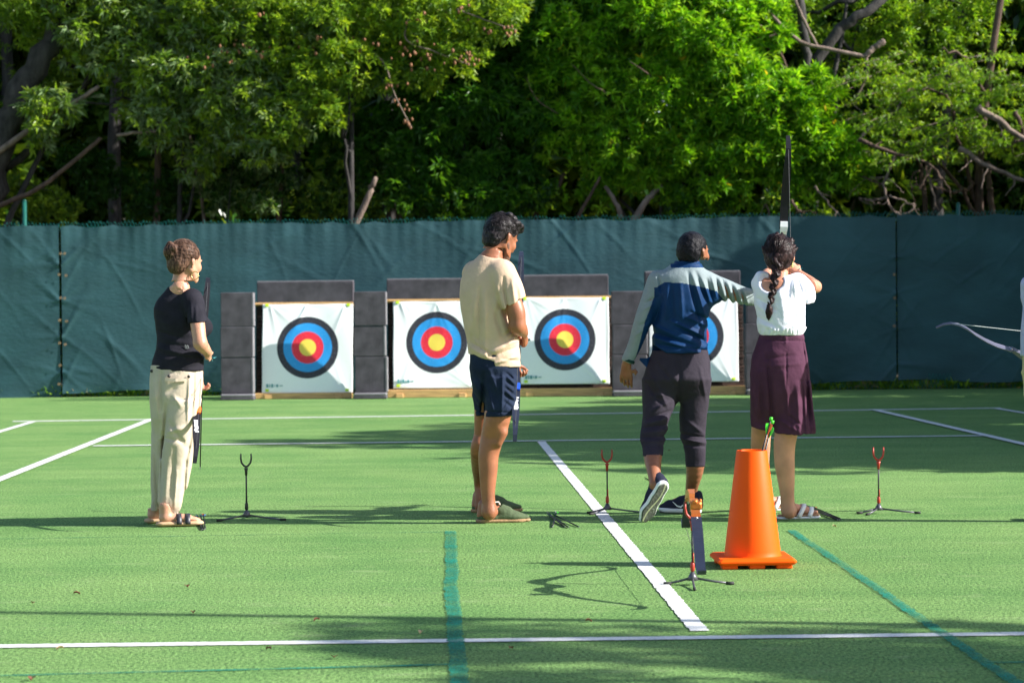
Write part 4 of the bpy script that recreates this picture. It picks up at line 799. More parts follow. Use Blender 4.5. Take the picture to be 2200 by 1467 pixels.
    T.wrinkle(.0016, 34, (.5, .5, 1.3), 4); T.mesh('t_shirt', BL, r)
    b = MB()
    for k in range(4): p = J(398+k*2.2, 743+1.5*(k % 2), -.088); b.box(p, (.004, .004, .012))
    b.box(J(402, 748, -.088), (.024, .004, .003)); b.build('small_print', mat('grey_print', (.3, .3, .32), .7), r)
    # trousers
    CR = fabric('cream_linen', (.50, .42, .33), .05, .9, .35, 30); P = Vol(J(300, 1128, 0)-np.array((0, .35, 0)), J(460, 775)+np.array((0, .4, 0)), .005)
    P.loft(S([(940, 345, 408, .03, .05), (900, 326, 424, .03, .105), (850, 322, 434, .03, .15), (815, 322, 436, .03, .145), (783, 324, 434, .03, .13)]), .03, 2.3)
    y1, y2 = f.G(366, 1128)[1], f.G(338, 1124)[1]
    P.loft(S([(1112, 345, 383, y1+.01, .048), (1098, 342, 385, y1+.01, .058), (1085, 338, 393, y1*.9, .072), (1050, 339, 403, y1*.8, .085), (1000, 342, 412, y1*.6, .095), (950, 345, 419, -.02, .10), (900, 350, 425, -.02, .11), (860, 358, 431, -.01, .12)]), .028)
    P.loft(S([(1096, 323, 345, y2, .045), (1080, 325, 350, y2, .058), (1040, 324, 356, y2*.9, .07), (980, 324, 360, .10, .08), (920, 325, 372, .10, .09), (860, 323, 385, .09, .11)]), .022)
    f.f(P, [(352, 800, 350, 880, 4, -9), (362, 870, 352, 960, 4, -12), (351, 930, 346, 1090, 4, -9), (420, 800, 416, 900, 4, -7), (412, 805, 409, 910, 3, 6), (430, 800, 426, 880, 3, -4), (405, 960, 370, 905, 5, -7), (368, 925, 402, 916, 5, 9), (360, 940, 400, 945, 4, -6), (420, 900, 400, 1000, 4, -9), (402, 990, 392, 1085, 4, -9),
             (380, 850, 395, 870, 5, 6), (365, 842, 385, 830, 4, -5), (365, 980, 358, 1080, 5, 6), (380, 960, 372, 1060, 4, -6), (335, 820, 345, 900, 4, 6), (330, 960, 334, 1060, 4, -6), (385, 1010, 378, 1090, 3, 5)])
    for k in range(9): x = 346+k*4.6; f.f(P, [(x, 1098, x+1, 1113, 1.6, -5)])
    for k in range(5): x = 326+k*4.4; f.f(P, [(x, 1080, x, 1097, 1.5, -4)])
    for k in range(7): x = 372+k*3.2; f.f(P, [(x, 796, x+rr.uniform(-1, 1), 803, 1.0, -3)])
    P.wrinkle(.0026, 30, (1, 1, .5), 5); P.mesh('trousers', CR, r)
    BT = mat('dark_button', (.03, .025, .025), .4)
    for x, y in ((363, 808), (405, 809), (327, 797)):
        p = J(x, y, -.125 if x > 350 else -.03); p[1] = -.118 if x == 363 else (-.107 if x == 405 else -.045); b = MB(); b.tube([p+np.array((0, .004, 0)), p-np.array((0, .010, 0))], .0088, 12); b.build('button', BT, r, smooth=True)
    b = MB(); b.strip([J(361, 813, 0)*np.array((1, 0, 1))+np.array((0, -.128, 0)), J(384, 815, 0)*np.array((1, 0, 1))+np.array((0, -.133, 0)), J(408, 814, 0)*np.array((1, 0, 1))+np.array((0, -.112, 0))], (0, 0, 1), .018, .006); b.build('pocket_flap', CR, r)
    # sandals
    TN = mat('tan_footbed', (.52, .33, .19), .8, var=.1); ST = mat('black_strap', (.02, .02, .03), .45)
    for gx, gy in ((356, 1131), (331, 1124)):
        h0 = f.G(gx, gy); d = nrm((.96, .20, 0)); z = np.array((0, 0, 1)); q = np.cross(d, z); Sv = Vol(h0-np.array((.1, .12, .01)), h0+np.array((.28, .16, .09)), .004)
        Sv.cap(h0-d*.015+z*.018, h0+d*.17+z*.018, .044, .050, .01, (z, .38)); Sv.cut(h0, -z); Sv.mesh('sandal_sole', TN, r)
        for t in (.075, .125):
            b = MB(); b.strip([h0+d*t+q*(.050*math.cos(a))+z*(.020+.052*math.sin(a)) for a in np.linspace(-.1, 3.24, 14)], list(d), .030, .004); b.build('sandal_strap', ST, r, smooth=True)
    V.under(T); V.under(P, zmin=J(366, 1094)[2]); V.mesh('body', SK, r)
    return f
F1 = woman_black()
# ================================================================== person 2: man in beige T-shirt
def man_beige():
    f = Fig('person', 1062, 1124, 'dark haired bearded man in beige T-shirt, navy shorts and olive slip-on shoes'); J, S, r = f.J, f.S, f.root
    SK = skinmat('brown_skin', (.31, .115, .058)); V = Vol((-.27, -.32, -.01), (.32, .85, 1.86), .005)
    fwd = np.array((.66, .66, -.48)); hc = J(1076, 508, .02); R, L_ = head(V, hc, fwd, (.25, .2, 1), s=1.04)
    V.cap(J(1070, 532, .01), J(1057, 562, -.02), .058, .064, .03); V.cap(J(1058, 550, 0), J(1052, 580, -.01), .065, .10, .05)
    V.loft(S([(570, 1010, 1092, .0, .11), (640, 1000, 1094, .0, .14), (720, 1003, 1100, .02, .13), (800, 1012, 1108, .03, .14)]), .03)
    sr, er, wr = J(1088, 592, -.10), J(1111, 700, -.13), J(1124, 716, .06)
    V.chain([sr, J(1098, 640, -.12), J(1109, 672, -.13), er], [.058, .054, .052, .045], .02); V.chain([er, bez(er, wr, .35), wr], [.044, .046, .030], .02)
    hand(V, wr, J(1130, 738, .14)-wr, (-.7, .7, -.3), (.7, -.2, .5), 1.0, 1.15)
    sl, el, wl = J(1022, 590, .20), J(1060, 700, .34), J(1101, 776, .30)
    V.chain([sl, el, wl], [.058, .046, .029], .02); hand(V, wl, (.35, .02, -.9), (.5, -.6, .2), (.8, .3, .6), .95, 1.0)
    y1, y2 = f.G(1055, 1124)[1], f.G(1035, 1104)[1]
    def pts(rows): return [((J(a, y, c)+J(b_, y, c))/2, (J(b_, y, c)[0]-J(a, y, c)[0])/2) for y, a, b_, c in rows]
    for rows in ([(840, 1045, 1108, -.03), (900, 1040, 1096, -.03), (934, 1034, 1083, y1*.4), (955, 1031, 1077, y1*.5), (978, 1028, 1071, y1*.6), (1005, 1029, 1069, y1*.7), (1030, 1031, 1066, y1*.8), (1060, 1034, 1063, y1), (1080, 1036, 1064, y1), (1100, 1034, 1068, y1)],
                 [(840, 1018, 1068, .12), (900, 1019, 1050, .14), (934, 1018, 1048, .16), (964, 1011, 1045, .18), (1000, 1013, 1042, y2*.7), (1033, 1018, 1040, y2), (1070, 1021, 1040, y2), (1088, 1020, 1042, y2)]):
        q = pts(rows); V.chain([a for a, _ in q], [max(b_, .028) for _, b_ in q], .02)
    V.cap(J(1079, 930, -.055), J(1070, 950, -.05), .030, .026, .03)
    feet = ((1042, 1122, 1.0), (1030, 1100, .98))
    for gx, gy, s_ in feet:
        h0 = f.G(gx, gy); d = nrm((.97, .1, 0)); z = np.array((0, 0, 1)); V.cap(h0+z*.10, h0+z*.045-d*.012, .040, .036, .02); V.cap(h0+z*.07+d*.03, h0+d*.13+z*.045, .040, .034, .03); V.cap(h0+d*.10+z*.04, h0+d*.18+z*.035, .036, .032, .02, (z, .6))
    HM = hairmat('black_wavy_hair', (.006, .005, .006), (.040, .034, .036), (38, 38, 24), .35); H = Vol(hc-.2, hc+.2, .0035)
    H.ell(L_(0, -.012, .034), (.086, .104, .092), .01, R); H.ell(L_(0, -.055, -.02), (.074, .055, .060), .03, R); H.ell(L_(0, .05, .085), (.060, .055, .034), .025, R)
    for k, (x, y, z) in enumerate(((.03, .085, .085), (-.02, .095, .075), (.045, .07, .10), (0, .05, .115), (.02, .02, .122), (-.03, 0, .12), (.04, -.03, .115), (0, -.05, .11), (-.04, .05, .11), (.055, .03, .10))): H.ell(L_(x, y, z), (.024, .026, .02), .012, R)
    H.ell(L_(0, .105, -.012), (.085, .075, .062), .012, R, 's'); H.ell(L_(.085, .03, -.06), (.04, .045, .052), .01, R, 's'); H.ell(L_(-.085, .03, -.06), (.04, .045, .052), .01, R, 's'); H.ell(L_(.086, -.006, -.016), (.02, .026, .032), .006, R, 's'); H.ell(L_(0, -.055, -.062), (.056, .038, .040), .025, R); H.cut(L_(0, -.06, -.098), -R[2]-R[1]*.2)
    H.wrinkle(.0040, 105, (1, 1, 1), 5, 9); H.mesh('hair', HM, r, smooth=1); strands(r, HM, R, L_, 200, 2, (.05, .12, .05), (.088, .107, .100))
    BD = Vol(hc-.2, hc+.2, .004)
    for x in (-1, 1): BD.cap(L_(x*.064, .008, -.048), L_(x*.030, .064, -.098), .0175, .0195, .02)
    BD.cap(L_(-.022, .068, -.102), L_(.022, .068, -.102), .0245, .0245, .02); BD.cut(L_(0, .08, -.072), R[2]+R[1]*.6); BD.wrinkle(.0015, 200, (1, 1, 1), 1); BD.mesh('beard', mat('stubble', (.12, .06, .04), .9, var=.3), r, smooth=1)
    BG = fabric('beige_jersey', (.58, .42, .30), .05, .9, .3); T = Vol(J(960, 800)-np.array((0, .34, .04)), J(1145, 535)+np.array((0, .5, .02)), .005)
    T.chain([J(1078, 588, -.08), J(1098, 630, -.115), J(1107, 675, -.12)], [.085, .078, .075], .04); T.keep(); T.cut(J(1104, 652, 0), nrm((.55, 0, -1))); T.chain([J(1022, 588, .16), J(1045, 650, .24)], [.08, .075], .04)
    T.loft(S([(788, 1008, 1118, .03, .15), (760, 1007, 1118, .03, .155), (730, 1004, 1114, .03, .15), (700, 996, 1102, .02, .155), (660, 989, 1097, .02, .165), (630, 986, 1096, .02, .165), (600, 990, 1096, .02, .155), (575, 1001, 1092, .01, .13), (558, 1018, 1082, .0, .10), (545, 1034, 1074, -.01, .07)]), .02, 2.2)
    T.snap(); T.cap(J(1058, 540, -.03), J(1064, 520, .03), .066, .066, .012, op='s'); T.cut(J(1008, 760), nrm((-.30, 0, -1)), J(900, 840, -.4), J(1062, 740, .4)); T.cut(J(1090, 789), (0.02, 0, -1)); T.snap2()
    f.f(T, [(1082, 596, 1084, 630, 3, -8), (1084, 625, 1092, 668, 3, -11), (1070, 600, 1062, 680, 5, 5), (1100, 600, 1105, 650, 4, 6), (1111, 620, 1114, 650, 3, -4), (1020, 640, 1012, 720, 6, 7), (1032, 620, 1030, 740, 4, -7), (1042, 630, 1044, 740, 5, 6), (1012, 650, 1016, 720, 4, -5), (1060, 660, 1085, 740, 5, -7), (1090, 680, 1066, 610, 4, 5), (1075, 655, 1100, 700, 5, -8),
             (1010, 745, 1050, 768, 4, 7), (1015, 735, 1065, 765, 3, -7), (1050, 768, 1112, 745, 4, -8), (1060, 755, 1115, 728, 4, 8), (1055, 782, 1112, 765, 3, 7), (1010, 755, 1045, 782, 3, -5), (1080, 770, 1116, 775, 3, -5), (1040, 735, 1045, 765, 4, 5), (1030, 745, 1020, 730, 4, 4), (1085, 720, 1110, 700, 4, -6), (1095, 735, 1116, 715, 3, 5)])
    T.wrinkle(.0030, 26, (1.1, 1, .6), 8); T.mesh('t_shirt', BG, r)
    NV = fabric('navy_cotton', (.013, .021, .045), .12, .85, .4, 35); P = Vol(J(980, 905)-np.array((0, .34, .03)), J(1135, 745)+np.array((0, .45, 0)), .005)
    P.loft(S([(868, 1032, 1085, .04, .06), (835, 1015, 1108, .04, .14), (790, 1008, 1113, .04, .16), (755, 1010, 1110, .03, .14)]), .03, 2.3)
    P.loft(S([(896, 1042, 1104, -.03, .095), (880, 1042, 1107, -.03, .10), (850, 1040, 1109, -.02, .11), (810, 1036, 1111, .0, .13)]), .02, 2.2); P.loft(S([(893, 1021, 1052, .15, .085), (870, 1018, 1056, .15, .09), (830, 1014, 1075, .12, .11)]), .02, 2.2)
    P.snap(); P.cut(J(1072, 893), (.06, 0, -1)); P.snap2(); f.f(P, [(1040, 800, 1036, 890, 4, -12), (1048, 830, 1060, 880, 3, 6), (1015, 850, 1030, 870, 4, 5), (1080, 800, 1078, 885, 3, 6), (1088, 800, 1104, 815, 3, -6), (1086, 815, 1106, 832, 3, -6), (1085, 830, 1106, 848, 3, -6), (1084, 845, 1106, 864, 3, -6), (1084, 860, 1104, 878, 3, -5), (1090, 807, 1106, 824, 2.5, 5), (1087, 838, 1106, 856, 2.5, 5), (1024, 800, 1046, 850, 4, -6), (1020, 820, 1036, 860, 4, 5), (1042, 882, 1104, 884, 1.5, -4), (1022, 884, 1042, 886, 1.5, -4), (1050, 790, 1070, 840, 4, 5)])
    P.wrinkle(.0030, 34, (1, 1, .8), 9); P.mesh('shorts', NV, r)
    OL = fabric('olive_canvas', (.085, .115, .062), .12, .85, .4, 60); JU = mat('jute_sole', (.46, .28, .15), .9, var=.3, scale=80, bump=.8, bscale=150, stretch=(1, 1, 3)); LC = mat('cream_lace', (.7, .62, .5), .8)
    for gx, gy, s_ in feet:
        h0 = f.G(gx, gy); d = nrm((.97, .1, 0)); z = np.array((0, 0, 1)); q = np.cross(d, z); Sv = Vol(h0-np.array((.12, .14, .01)), h0+np.array((.34, .18, .14)), .004)
        Sv.cap(h0-d*.0+z*.030, h0+d*.19+z*.030, .047, .046, .01, (z, .5)); Sv.cap(h0+d*.10+z*.055, h0+d*.17+z*.036, .046, .042, .02, (z, .75)); Sv.cap(h0+d*.17+z*.032, h0+d*.235+z*.028, .042, .026, .02, (z, .6)); Sv.cap(h0+d*.065+z*.085, h0+d*.13+z*.055, .036, .040, .02, (d, .8))
        Sv.cap(h0-d*.01+z*.10, h0+d*.055+z*.115, .050, .045, .01, op='s'); Sv.cap(h0-d*.03+z*.08, h0+d*.03+z*.085, .040, .04, .01, op='s'); Sv.cut(h0+z*.012, -z); Sv.mesh('shoe_upper', OL, r)
        Sv = Vol(h0-np.array((.12, .14, .01)), h0+np.array((.34, .18, .06)), .004); Sv.cap(h0-d*.005+z*.012, h0+d*.19+z*.012, .050, .049, .01, (z, .42)); Sv.cap(h0+d*.17+z*.012, h0+d*.238+z*.012, .045, .030, .01, (z, .42)); Sv.cut(h0, -z); Sv.cut(h0+z*.021, z); Sv.mesh('shoe_sole', JU, r)
        b = MB()
        for k in range(4): c = h0+d*(.085+.020*k)+z*(.112-.013*k); b.tube([c-q*.022-z*.008, c, c+q*.022-z*.008], .0042, 5)
        b.tube([h0+d*.082+z*.118, h0+d*.06+q*.02+z*.12, h0+d*.05+q*.035+z*.10], .0035, 5); b.build('shoe_lace', LC, r, smooth=True)
    V.under(T); V.under(P, zmin=J(1070, 880)[2]); V.mesh('body', SK, r)
    return f
F2 = man_beige()
# ================================================================== person 3: instructor
def instructor():
    f = Fig('person', 1470, 1104, 'short haired instructor in a grey and blue shirt stepping forward, right arm stretched out'); J, S, r = f.J, f.S, f.root
    SK = skinmat('dark_brown_skin', (.26, .10, .052)); V = Vol(J(1310, 1130, -.5)*np.array((1, 1, 0))-np.array((0, .1, .0)), J(1690, 480, .6), .005)
    fwd = np.array((.62, .78, -.06)); hc = J(1489, 540, .0); R, L_ = head(V, hc, fwd, s=1.03)
    V.cap(J(1484, 558, 0), J(1480, 588, -.01), .062, .066, .02); V.loft(S([(600, 1415, 1530, .0, .10), (660, 1408, 1520, .0, .12), (720, 1404, 1514, .0, .12), (790, 1396, 1520, .0, .14)]), .03)
    sl, el, wl = J(1410, 606, -.01), J(1385, 690, -.04), J(1349, 775, -.02); V.chain([sl, el, wl], [.055, .042, .028], .02)
    hand(V, wl, J(1346, 800, .0)-wl, (.35, .9, .1), (1, .1, 0), 1.08, .22, .1)
    sr2, er2, wr2 = J(1527, 610, .0), J(1610, 640, .10), J(1655, 632, .33); V.chain([sr2, er2, wr2], [.055, .043, .03], .02); hand(V, wr2, (.5, .8, .1), (0, 0, -1), (-1, .2, 0), 1.0, .3)
    yl, yr = f.G(1385, 1118)[1], f.G(1487, 1098)[1]
    def pts(rows): return [((J(a, y, c)+J(b_, y, c))/2, (J(b_, y, c)[0]-J(a, y, c)[0])/2) for y, a, b_, c in rows]
    for rows in ([(830, 1385, 1455, -.01), (930, 1378, 1428, -.17), (980, 1383, 1422, -.33), (1020, 1392, 1419, -.47), (1040, 1396, 1421, -.53)], [(830, 1462, 1522, .02), (930, 1466, 1514, .02), (1000, 1474, 1513, .0), (1050, 1473, 1499, yr*.5), (1084, 1471, 1499, yr)]):
        q = pts(rows); V.chain([a for a, _ in q], [b_ for _, b_ in q], .02)
    h0 = f.G(1489, 1098); V.cap(h0+np.array((0, 0, .11)), h0+np.array((0, 0, .06)), .034, .032, .02); V.cap(h0+np.array((0, 0, .06)), h0+np.array((-.10, .07, .05)), .030, .026, .02)
    a_, b_ = J(1412, 1044, -.53), J(1387, 1100, yl+.04); V.chain([a_, bez(a_, b_, .6), b_], [.034, .032, .03], .02)
    HM = hairmat('short_black_hair', (.004, .004, .006), (.018, .017, .022), (70, 70, 70), .42); H = Vol(hc-.2, hc+.2, .0035)
    H.ell(L_(0, -.012, .030), (.083, .099, .088), .01, R); H.ell(L_(0, -.05, -.02), (.074, .056, .062), .03, R); H.ell(L_(0, .110, -.020), (.085, .085, .072), .012, R, 's'); H.ell(L_(.085, .035, -.05), (.04, .050, .052), .01, R, 's'); H.ell(L_(-.085, .035, -.05), (.04, .050, .052), .01, R, 's'); H.ell(L_(.084, -.006, -.016), (.018, .024, .030), .006, R, 's'); H.cut(L_(0, -.04, -.062), -R[2])
    H.wrinkle(.0022, 190, (1, 1, 1), 5, 9); H.mesh('hair', HM, r, smooth=1)
    GR = fabric('light_grey_jersey', (.215, .262, .275), .05, .7, .25); BL = fabric('royal_blue_jersey', (.004, .030, .100), .12, .6, .3, 30)
    T = Vol(J(1318, 790)-np.array((0, .35, .02)), J(1690, 552)+np.array((0, .55, .02)), .005)
    T.loft(S([(782, 1400, 1528, .0, .15), (755, 1400, 1523, .0, .15), (720, 1402, 1518, .0, .14), (690, 1404, 1520, .0, .14), (660, 1405, 1526, .0, .15), (630, 1404, 1532, .0, .15), (605, 1404, 1536, .0, .14), (590, 1410, 1528, .0, .125), (578, 1428, 1514, .0, .095), (566, 1443, 1506, .0, .075)]), .02, 2.25)
    T.chain([J(1414, 604, -.01), J(1396, 650, -.03), J(1380, 692, -.045), J(1364, 740, -.03), J(1349, 772, -.02)], [.066, .056, .050, .042, .037], .03)
    T.chain([J(1520, 612, .0), J(1556, 620, .03), J(1608, 638, .10), J(1655, 632, .33)], [.078, .058, .052, .04], .03); T.chain([J(1522, 640, .0), J(1548, 632, .02)], [.05, .04], .04)
    T.loft(S([(582, 1447, 1507, -.01, .078), (560, 1449, 1503, .0, .070)]), .004); T.snap(); T.cap(J(1478, 556, .0), J(1480, 540, .02), .066, .066, .004, op='s')
    T.cut(J(1463, 758), (0, 0, -1), J(1428, 800, -.4), J(1500, 745, .02)); T.cut(J(1428, 758), nrm((-.75, 0, -1)), J(1398, 800, -.4), J(1430, 740, .02)); T.cut(J(1500, 758), nrm((.75, 0, -1)), J(1498, 800, -.4), J(1530, 740, .02)); T.cut(J(1348, 779), nrm((-.45, 0, -1)), J(1300, 830, -.3), J(1372, 762, .3)); T.snap2()
    f.f(T, [(1430, 615, 1428, 680, 5, 7), (1440, 618, 1444, 690, 4, -6), (1458, 610, 1462, 690, 5, 6), (1475, 585, 1500, 700, 4, -8), (1484, 590, 1512, 680, 4, 7), (1492, 585, 1518, 655, 4, -7), (1505, 600, 1524, 650, 4, 7), (1516, 600, 1530, 650, 3, -7), (1526, 595, 1538, 640, 3, 6),
             (1536, 597, 1552, 648, 3, -8), (1545, 600, 1560, 650, 3, 7), (1553, 604, 1570, 652, 3, -8), (1562, 606, 1578, 655, 3, 7), (1571, 612, 1586, 655, 3, -8), (1580, 615, 1596, 655, 3, 7), (1590, 620, 1602, 655, 3, -7), (1598, 622, 1608, 652, 3, 5),
             (1405, 715, 1490, 742, 4, -8), (1404, 725, 1480, 750, 4, 8), (1410, 740, 1518, 752, 3, -7), (1450, 700, 1516, 735, 4, -8), (1440, 690, 1512, 722, 4, 8), (1405, 700, 1450, 722, 4, 6), (1470, 680, 1518, 700, 4, 7), (1480, 670, 1521, 686, 3, -7), (1412, 590, 1418, 625, 3, -7), (1420, 640, 1410, 690, 4, -5),
             (1386, 650, 1404, 640, 3, -6), (1382, 665, 1400, 655, 3, 5), (1372, 700, 1390, 690, 3, -5), (1365, 720, 1380, 708, 3, 5)], sc=1.15)
    T.wrinkle(.0022, 34, (1, 1, .7), 12)
    pa = [J(1400, 640), J(1350, 780), J(1430, 614), J(1462, 614), J(1500, 620), J(1540, 627), J(1570, 648), J(1640, 656)]
    xs = np.array([J(x, y)[0] for x, y in ((1408, 618), (1425, 607), (1460, 608), (1500, 616), (1538, 626), (1560, 650), (1620, 657), (1700, 660))]); zs = np.array([J(x, y)[2] for x, y in ((1408, 618), (1425, 607), (1460, 608), (1500, 616), (1538, 626), (1560, 650), (1620, 657), (1700, 660))])
    ax = [J(x, y) for x, y in ((1408, 600), (1406, 632), (1384, 690), (1362, 782))]; az = np.array([a[2] for a in ax[::-1]]); axx = np.array([a[0] for a in ax[::-1]])
    cz = J(1478, 577)[2]; cl, crr = J(1440, 577)[0], J(1512, 577)[0]; xarm = J(1404, 650)[0]
    def reg(c):
        x, y, z = c[:, 0], c[:, 1], c[:, 2]; g = z > np.interp(x, xs, zs)
        lim = np.interp(z, az, axx); arm = x < np.minimum(xarm, lim+.06); g = np.where((x < xarm) & (z < zs[0]+.03), x < lim, g)
        col = (z > cz+.004+0.35*(y > .0)*0) & (x > cl) & (x < crr) & (z > cz-.25*(x-cl)); return np.where(g & ~col, 0, 1)
    T.mesh('shirt', [GR, BL], r, region=reg)
    b = MB(); w0 = J(1351, 773, -.02); dd = nrm(J(1342, 795)-J(1354, 765)); b.tube([w0-dd*.004, w0+dd*.014], [.0395, .0385], 18); b.build('cuff', fabric('dark_green_cuff', (.015, .045, .04)), r, smooth=True)
    CH = fabric('charcoal_jersey', (.034, .028, .040), .12, .8, .3); P = Vol(J(1350, 1015)-np.array((0, .5, .02)), J(1545, 745)+np.array((0, .4, 0)), .005)
    P.loft(S([(868, 1432, 1486, .0, .04), (846, 1386, 1522, .0, .12), (814, 1381, 1527, -.01, .17), (780, 1390, 1526, .0, .155), (752, 1402, 1520, .0, .13)]), .03, 2.3)
    P.loft(S([(979, 1381, 1424, -.33, .062), (960, 1379, 1426, -.27, .066), (942, 1374, 1429, -.21, .080), (925, 1376, 1432, -.16, .086), (895, 1381, 1440, -.10, .095), (850, 1380, 1459, -.02, .12), (815, 1381, 1460, .0, .14)]), .02, 2.2)
    P.loft(S([(1002, 1474, 1515, .0, .062), (975, 1472, 1516, .0, .066), (952, 1465, 1517, .01, .078), (930, 1460, 1516, .02, .085), (890, 1459, 1519, .02, .10), (850, 1459, 1525, .02, .12), (815, 1455, 1527, .0, .14)]), .02, 2.2)
    f.f(P, [(1455, 770, 1458, 850, 5, -7), (1457, 840, 1458, 880, 5, -10), (1395, 880, 1432, 862, 4, 8), (1390, 895, 1436, 880, 4, -8), (1385, 905, 1430, 895, 4, 9), (1380, 915, 1430, 908, 3, -8), (1378, 925, 1430, 918, 4, 9), (1376, 935, 1430, 931, 3, -8), (1375, 942, 1430, 940, 3, 7), (1395, 800, 1430, 870, 4, 6), (1388, 820, 1420, 870, 4, -6), (1410, 780, 1450, 830, 4, -5), (1470, 900, 1510, 930, 4, 5), (1462, 930, 1515, 940, 3, -7), (1462, 942, 1515, 950, 3, 8), (1466, 955, 1515, 958, 2.5, -5), (1380, 952, 1426, 951, 2, -4), (1500, 790, 1515, 860, 4, 4), (1395, 850, 1425, 845, 4, 6)])
    P.wrinkle(.0025, 34, (1, 1, .8), 13); P.mesh('trousers', CH, r)
    b = MB(); p = [J(1388, 772, -.06), J(1378, 790, -.02), J(1384, 812, -.03), J(1396, 800, -.06)]; b.strip([J(1375, 771, -.02), J(1390, 780, -.04), J(1400, 770, -.02)], (0, 0, 1), [.012, .06, .03], .012); b.build('loose_hem', BL, r)
    # trainers
    NB = fabric('navy_knit', (.022, .024, .045), .15, .8, .4, 80); RB = mat('dark_rubber_outsole', (.085, .090, .075), .8, var=.5, scale=26, bump=.7, bscale=70)
    LG = mat('olive_rubber_edge', (.35, .36, .22), .7, var=.2)
    def shoe(o, d, n_, name):             # o heel bottom, d toe direction, n_ up out of the sole
        d, n_ = nrm(d), nrm(n_); n_ = nrm(n_-d*(n_@d)); q = np.cross(d, n_)
        lo = o-np.array((.33,)*3); hi = o+np.array((.33,)*3); lo[2] = max(lo[2], -.01)
        A = Vol(lo, hi, .005); A.cap(o+n_*.045+d*.03, o+n_*.040+d*.20, .040, .038, .02, (q, .95)); A.cap(o+n_*.036+d*.18, o+n_*.032+d*.245, .038, .026, .02, (n_, .8)); A.cap(o+n_*.050+d*.025, o+n_*.088+d*.030, .042, .042, .02); A.cap(o+n_*.085+d*.04, o+n_*.070+d*.12, .038, .034, .03, (q, .95)); A.cap(o+n_*.10+d*.012, o+n_*.118+d*.006, .030, .022, .02)
        A.cap(o+n_*.128+d*.045, o+n_*.17+d*.04, .034, .038, .006, op='s'); A.cut(o+n_*.026, -n_); A.mesh('shoe_upper', NB, r)
        B_ = Vol(lo, hi, .005); B_.cap(o+n_*.018+d*.03, o+n_*.018+d*.11, .040, .036, .02, (n_, .9)); B_.cap(o+n_*.018+d*.11, o+n_*.018+d*.20, .036, .046, .02, (n_, .7)); B_.cap(o+n_*.018+d*.20, o+n_*.022+d*.25, .044, .028, .02, (n_, .6)); B_.cut(o+n_*.030, n_); B_.cut(o+n_*.004, -n_); B_.mesh('midsole', SOLE_W, r)
        C_ = Vol(lo, hi, .004); C_.cap(o+n_*.004+d*.035, o+n_*.004+d*.11, .032, .028, .02, (n_, .6)); C_.cap(o+n_*.004+d*.11, o+n_*.004+d*.20, .028, .039, .02, (n_, .6)); C_.cap(o+n_*.004+d*.20, o+n_*.006+d*.245, .038, .024, .02, (n_, .6)); C_.cut(o+n_*.009, n_); C_.cut(o-n_*.001, -n_)
        cl = lambda c: np.where(np.abs(((c-o)@q)-.012*np.sin(((c-o)@d)*22)) < .004, 1, 0); C_.mesh('outsole', [RB, LG], r, region=cl)
        return d, n_, q
    toe = f.G(1383, 1122); heel = J(1430, 1040, toe[1]-.06); toe[2] = .004; d = nrm(toe-heel); heel2 = toe-d*.262
    nn = nrm((-.42, .86, .12)); d, nn, q = shoe(heel2, d, nn, 'raised')
    b = MB(); c = heel2+nn*.125+d*.06; b.tube([c, c-q*.02+nn*.02, c-q*.045+nn*.035], .0025, 4); b.tube([c, c-q*.03+nn*.005, c-q*.055+nn*.012], .0025, 4); b.build('shoe_lace', NB, r)
    o2 = f.G(1503, 1104)+np.array((0, 0, .002)); d2 = nrm((-.82, .50, 0)); d2, n2, q2 = shoe(o2, d2, (0, 0, 1), 'planted')
    if q2[1] > 0: q2 = -q2
    b = MB(); c = o2+d2*.115+n2*.052+q2*.040; b.strip([c-d2*.035+n2*.006, c-d2*.01-n2*.012, c+d2*.015-n2*.006, c+d2*.045+n2*.018], list(n2), [.003, .011, .008, .002], .004); b.build('side_mark', SOLE_W, r)
    V.under(T); V.under(P, zmin=J(1400, 968)[2]); V.under(P, zmin=J(1500, 994)[2], xmin=J(1450, 994)[0]); V.mesh('body', SK, r)
    return f
F3 = instructor()
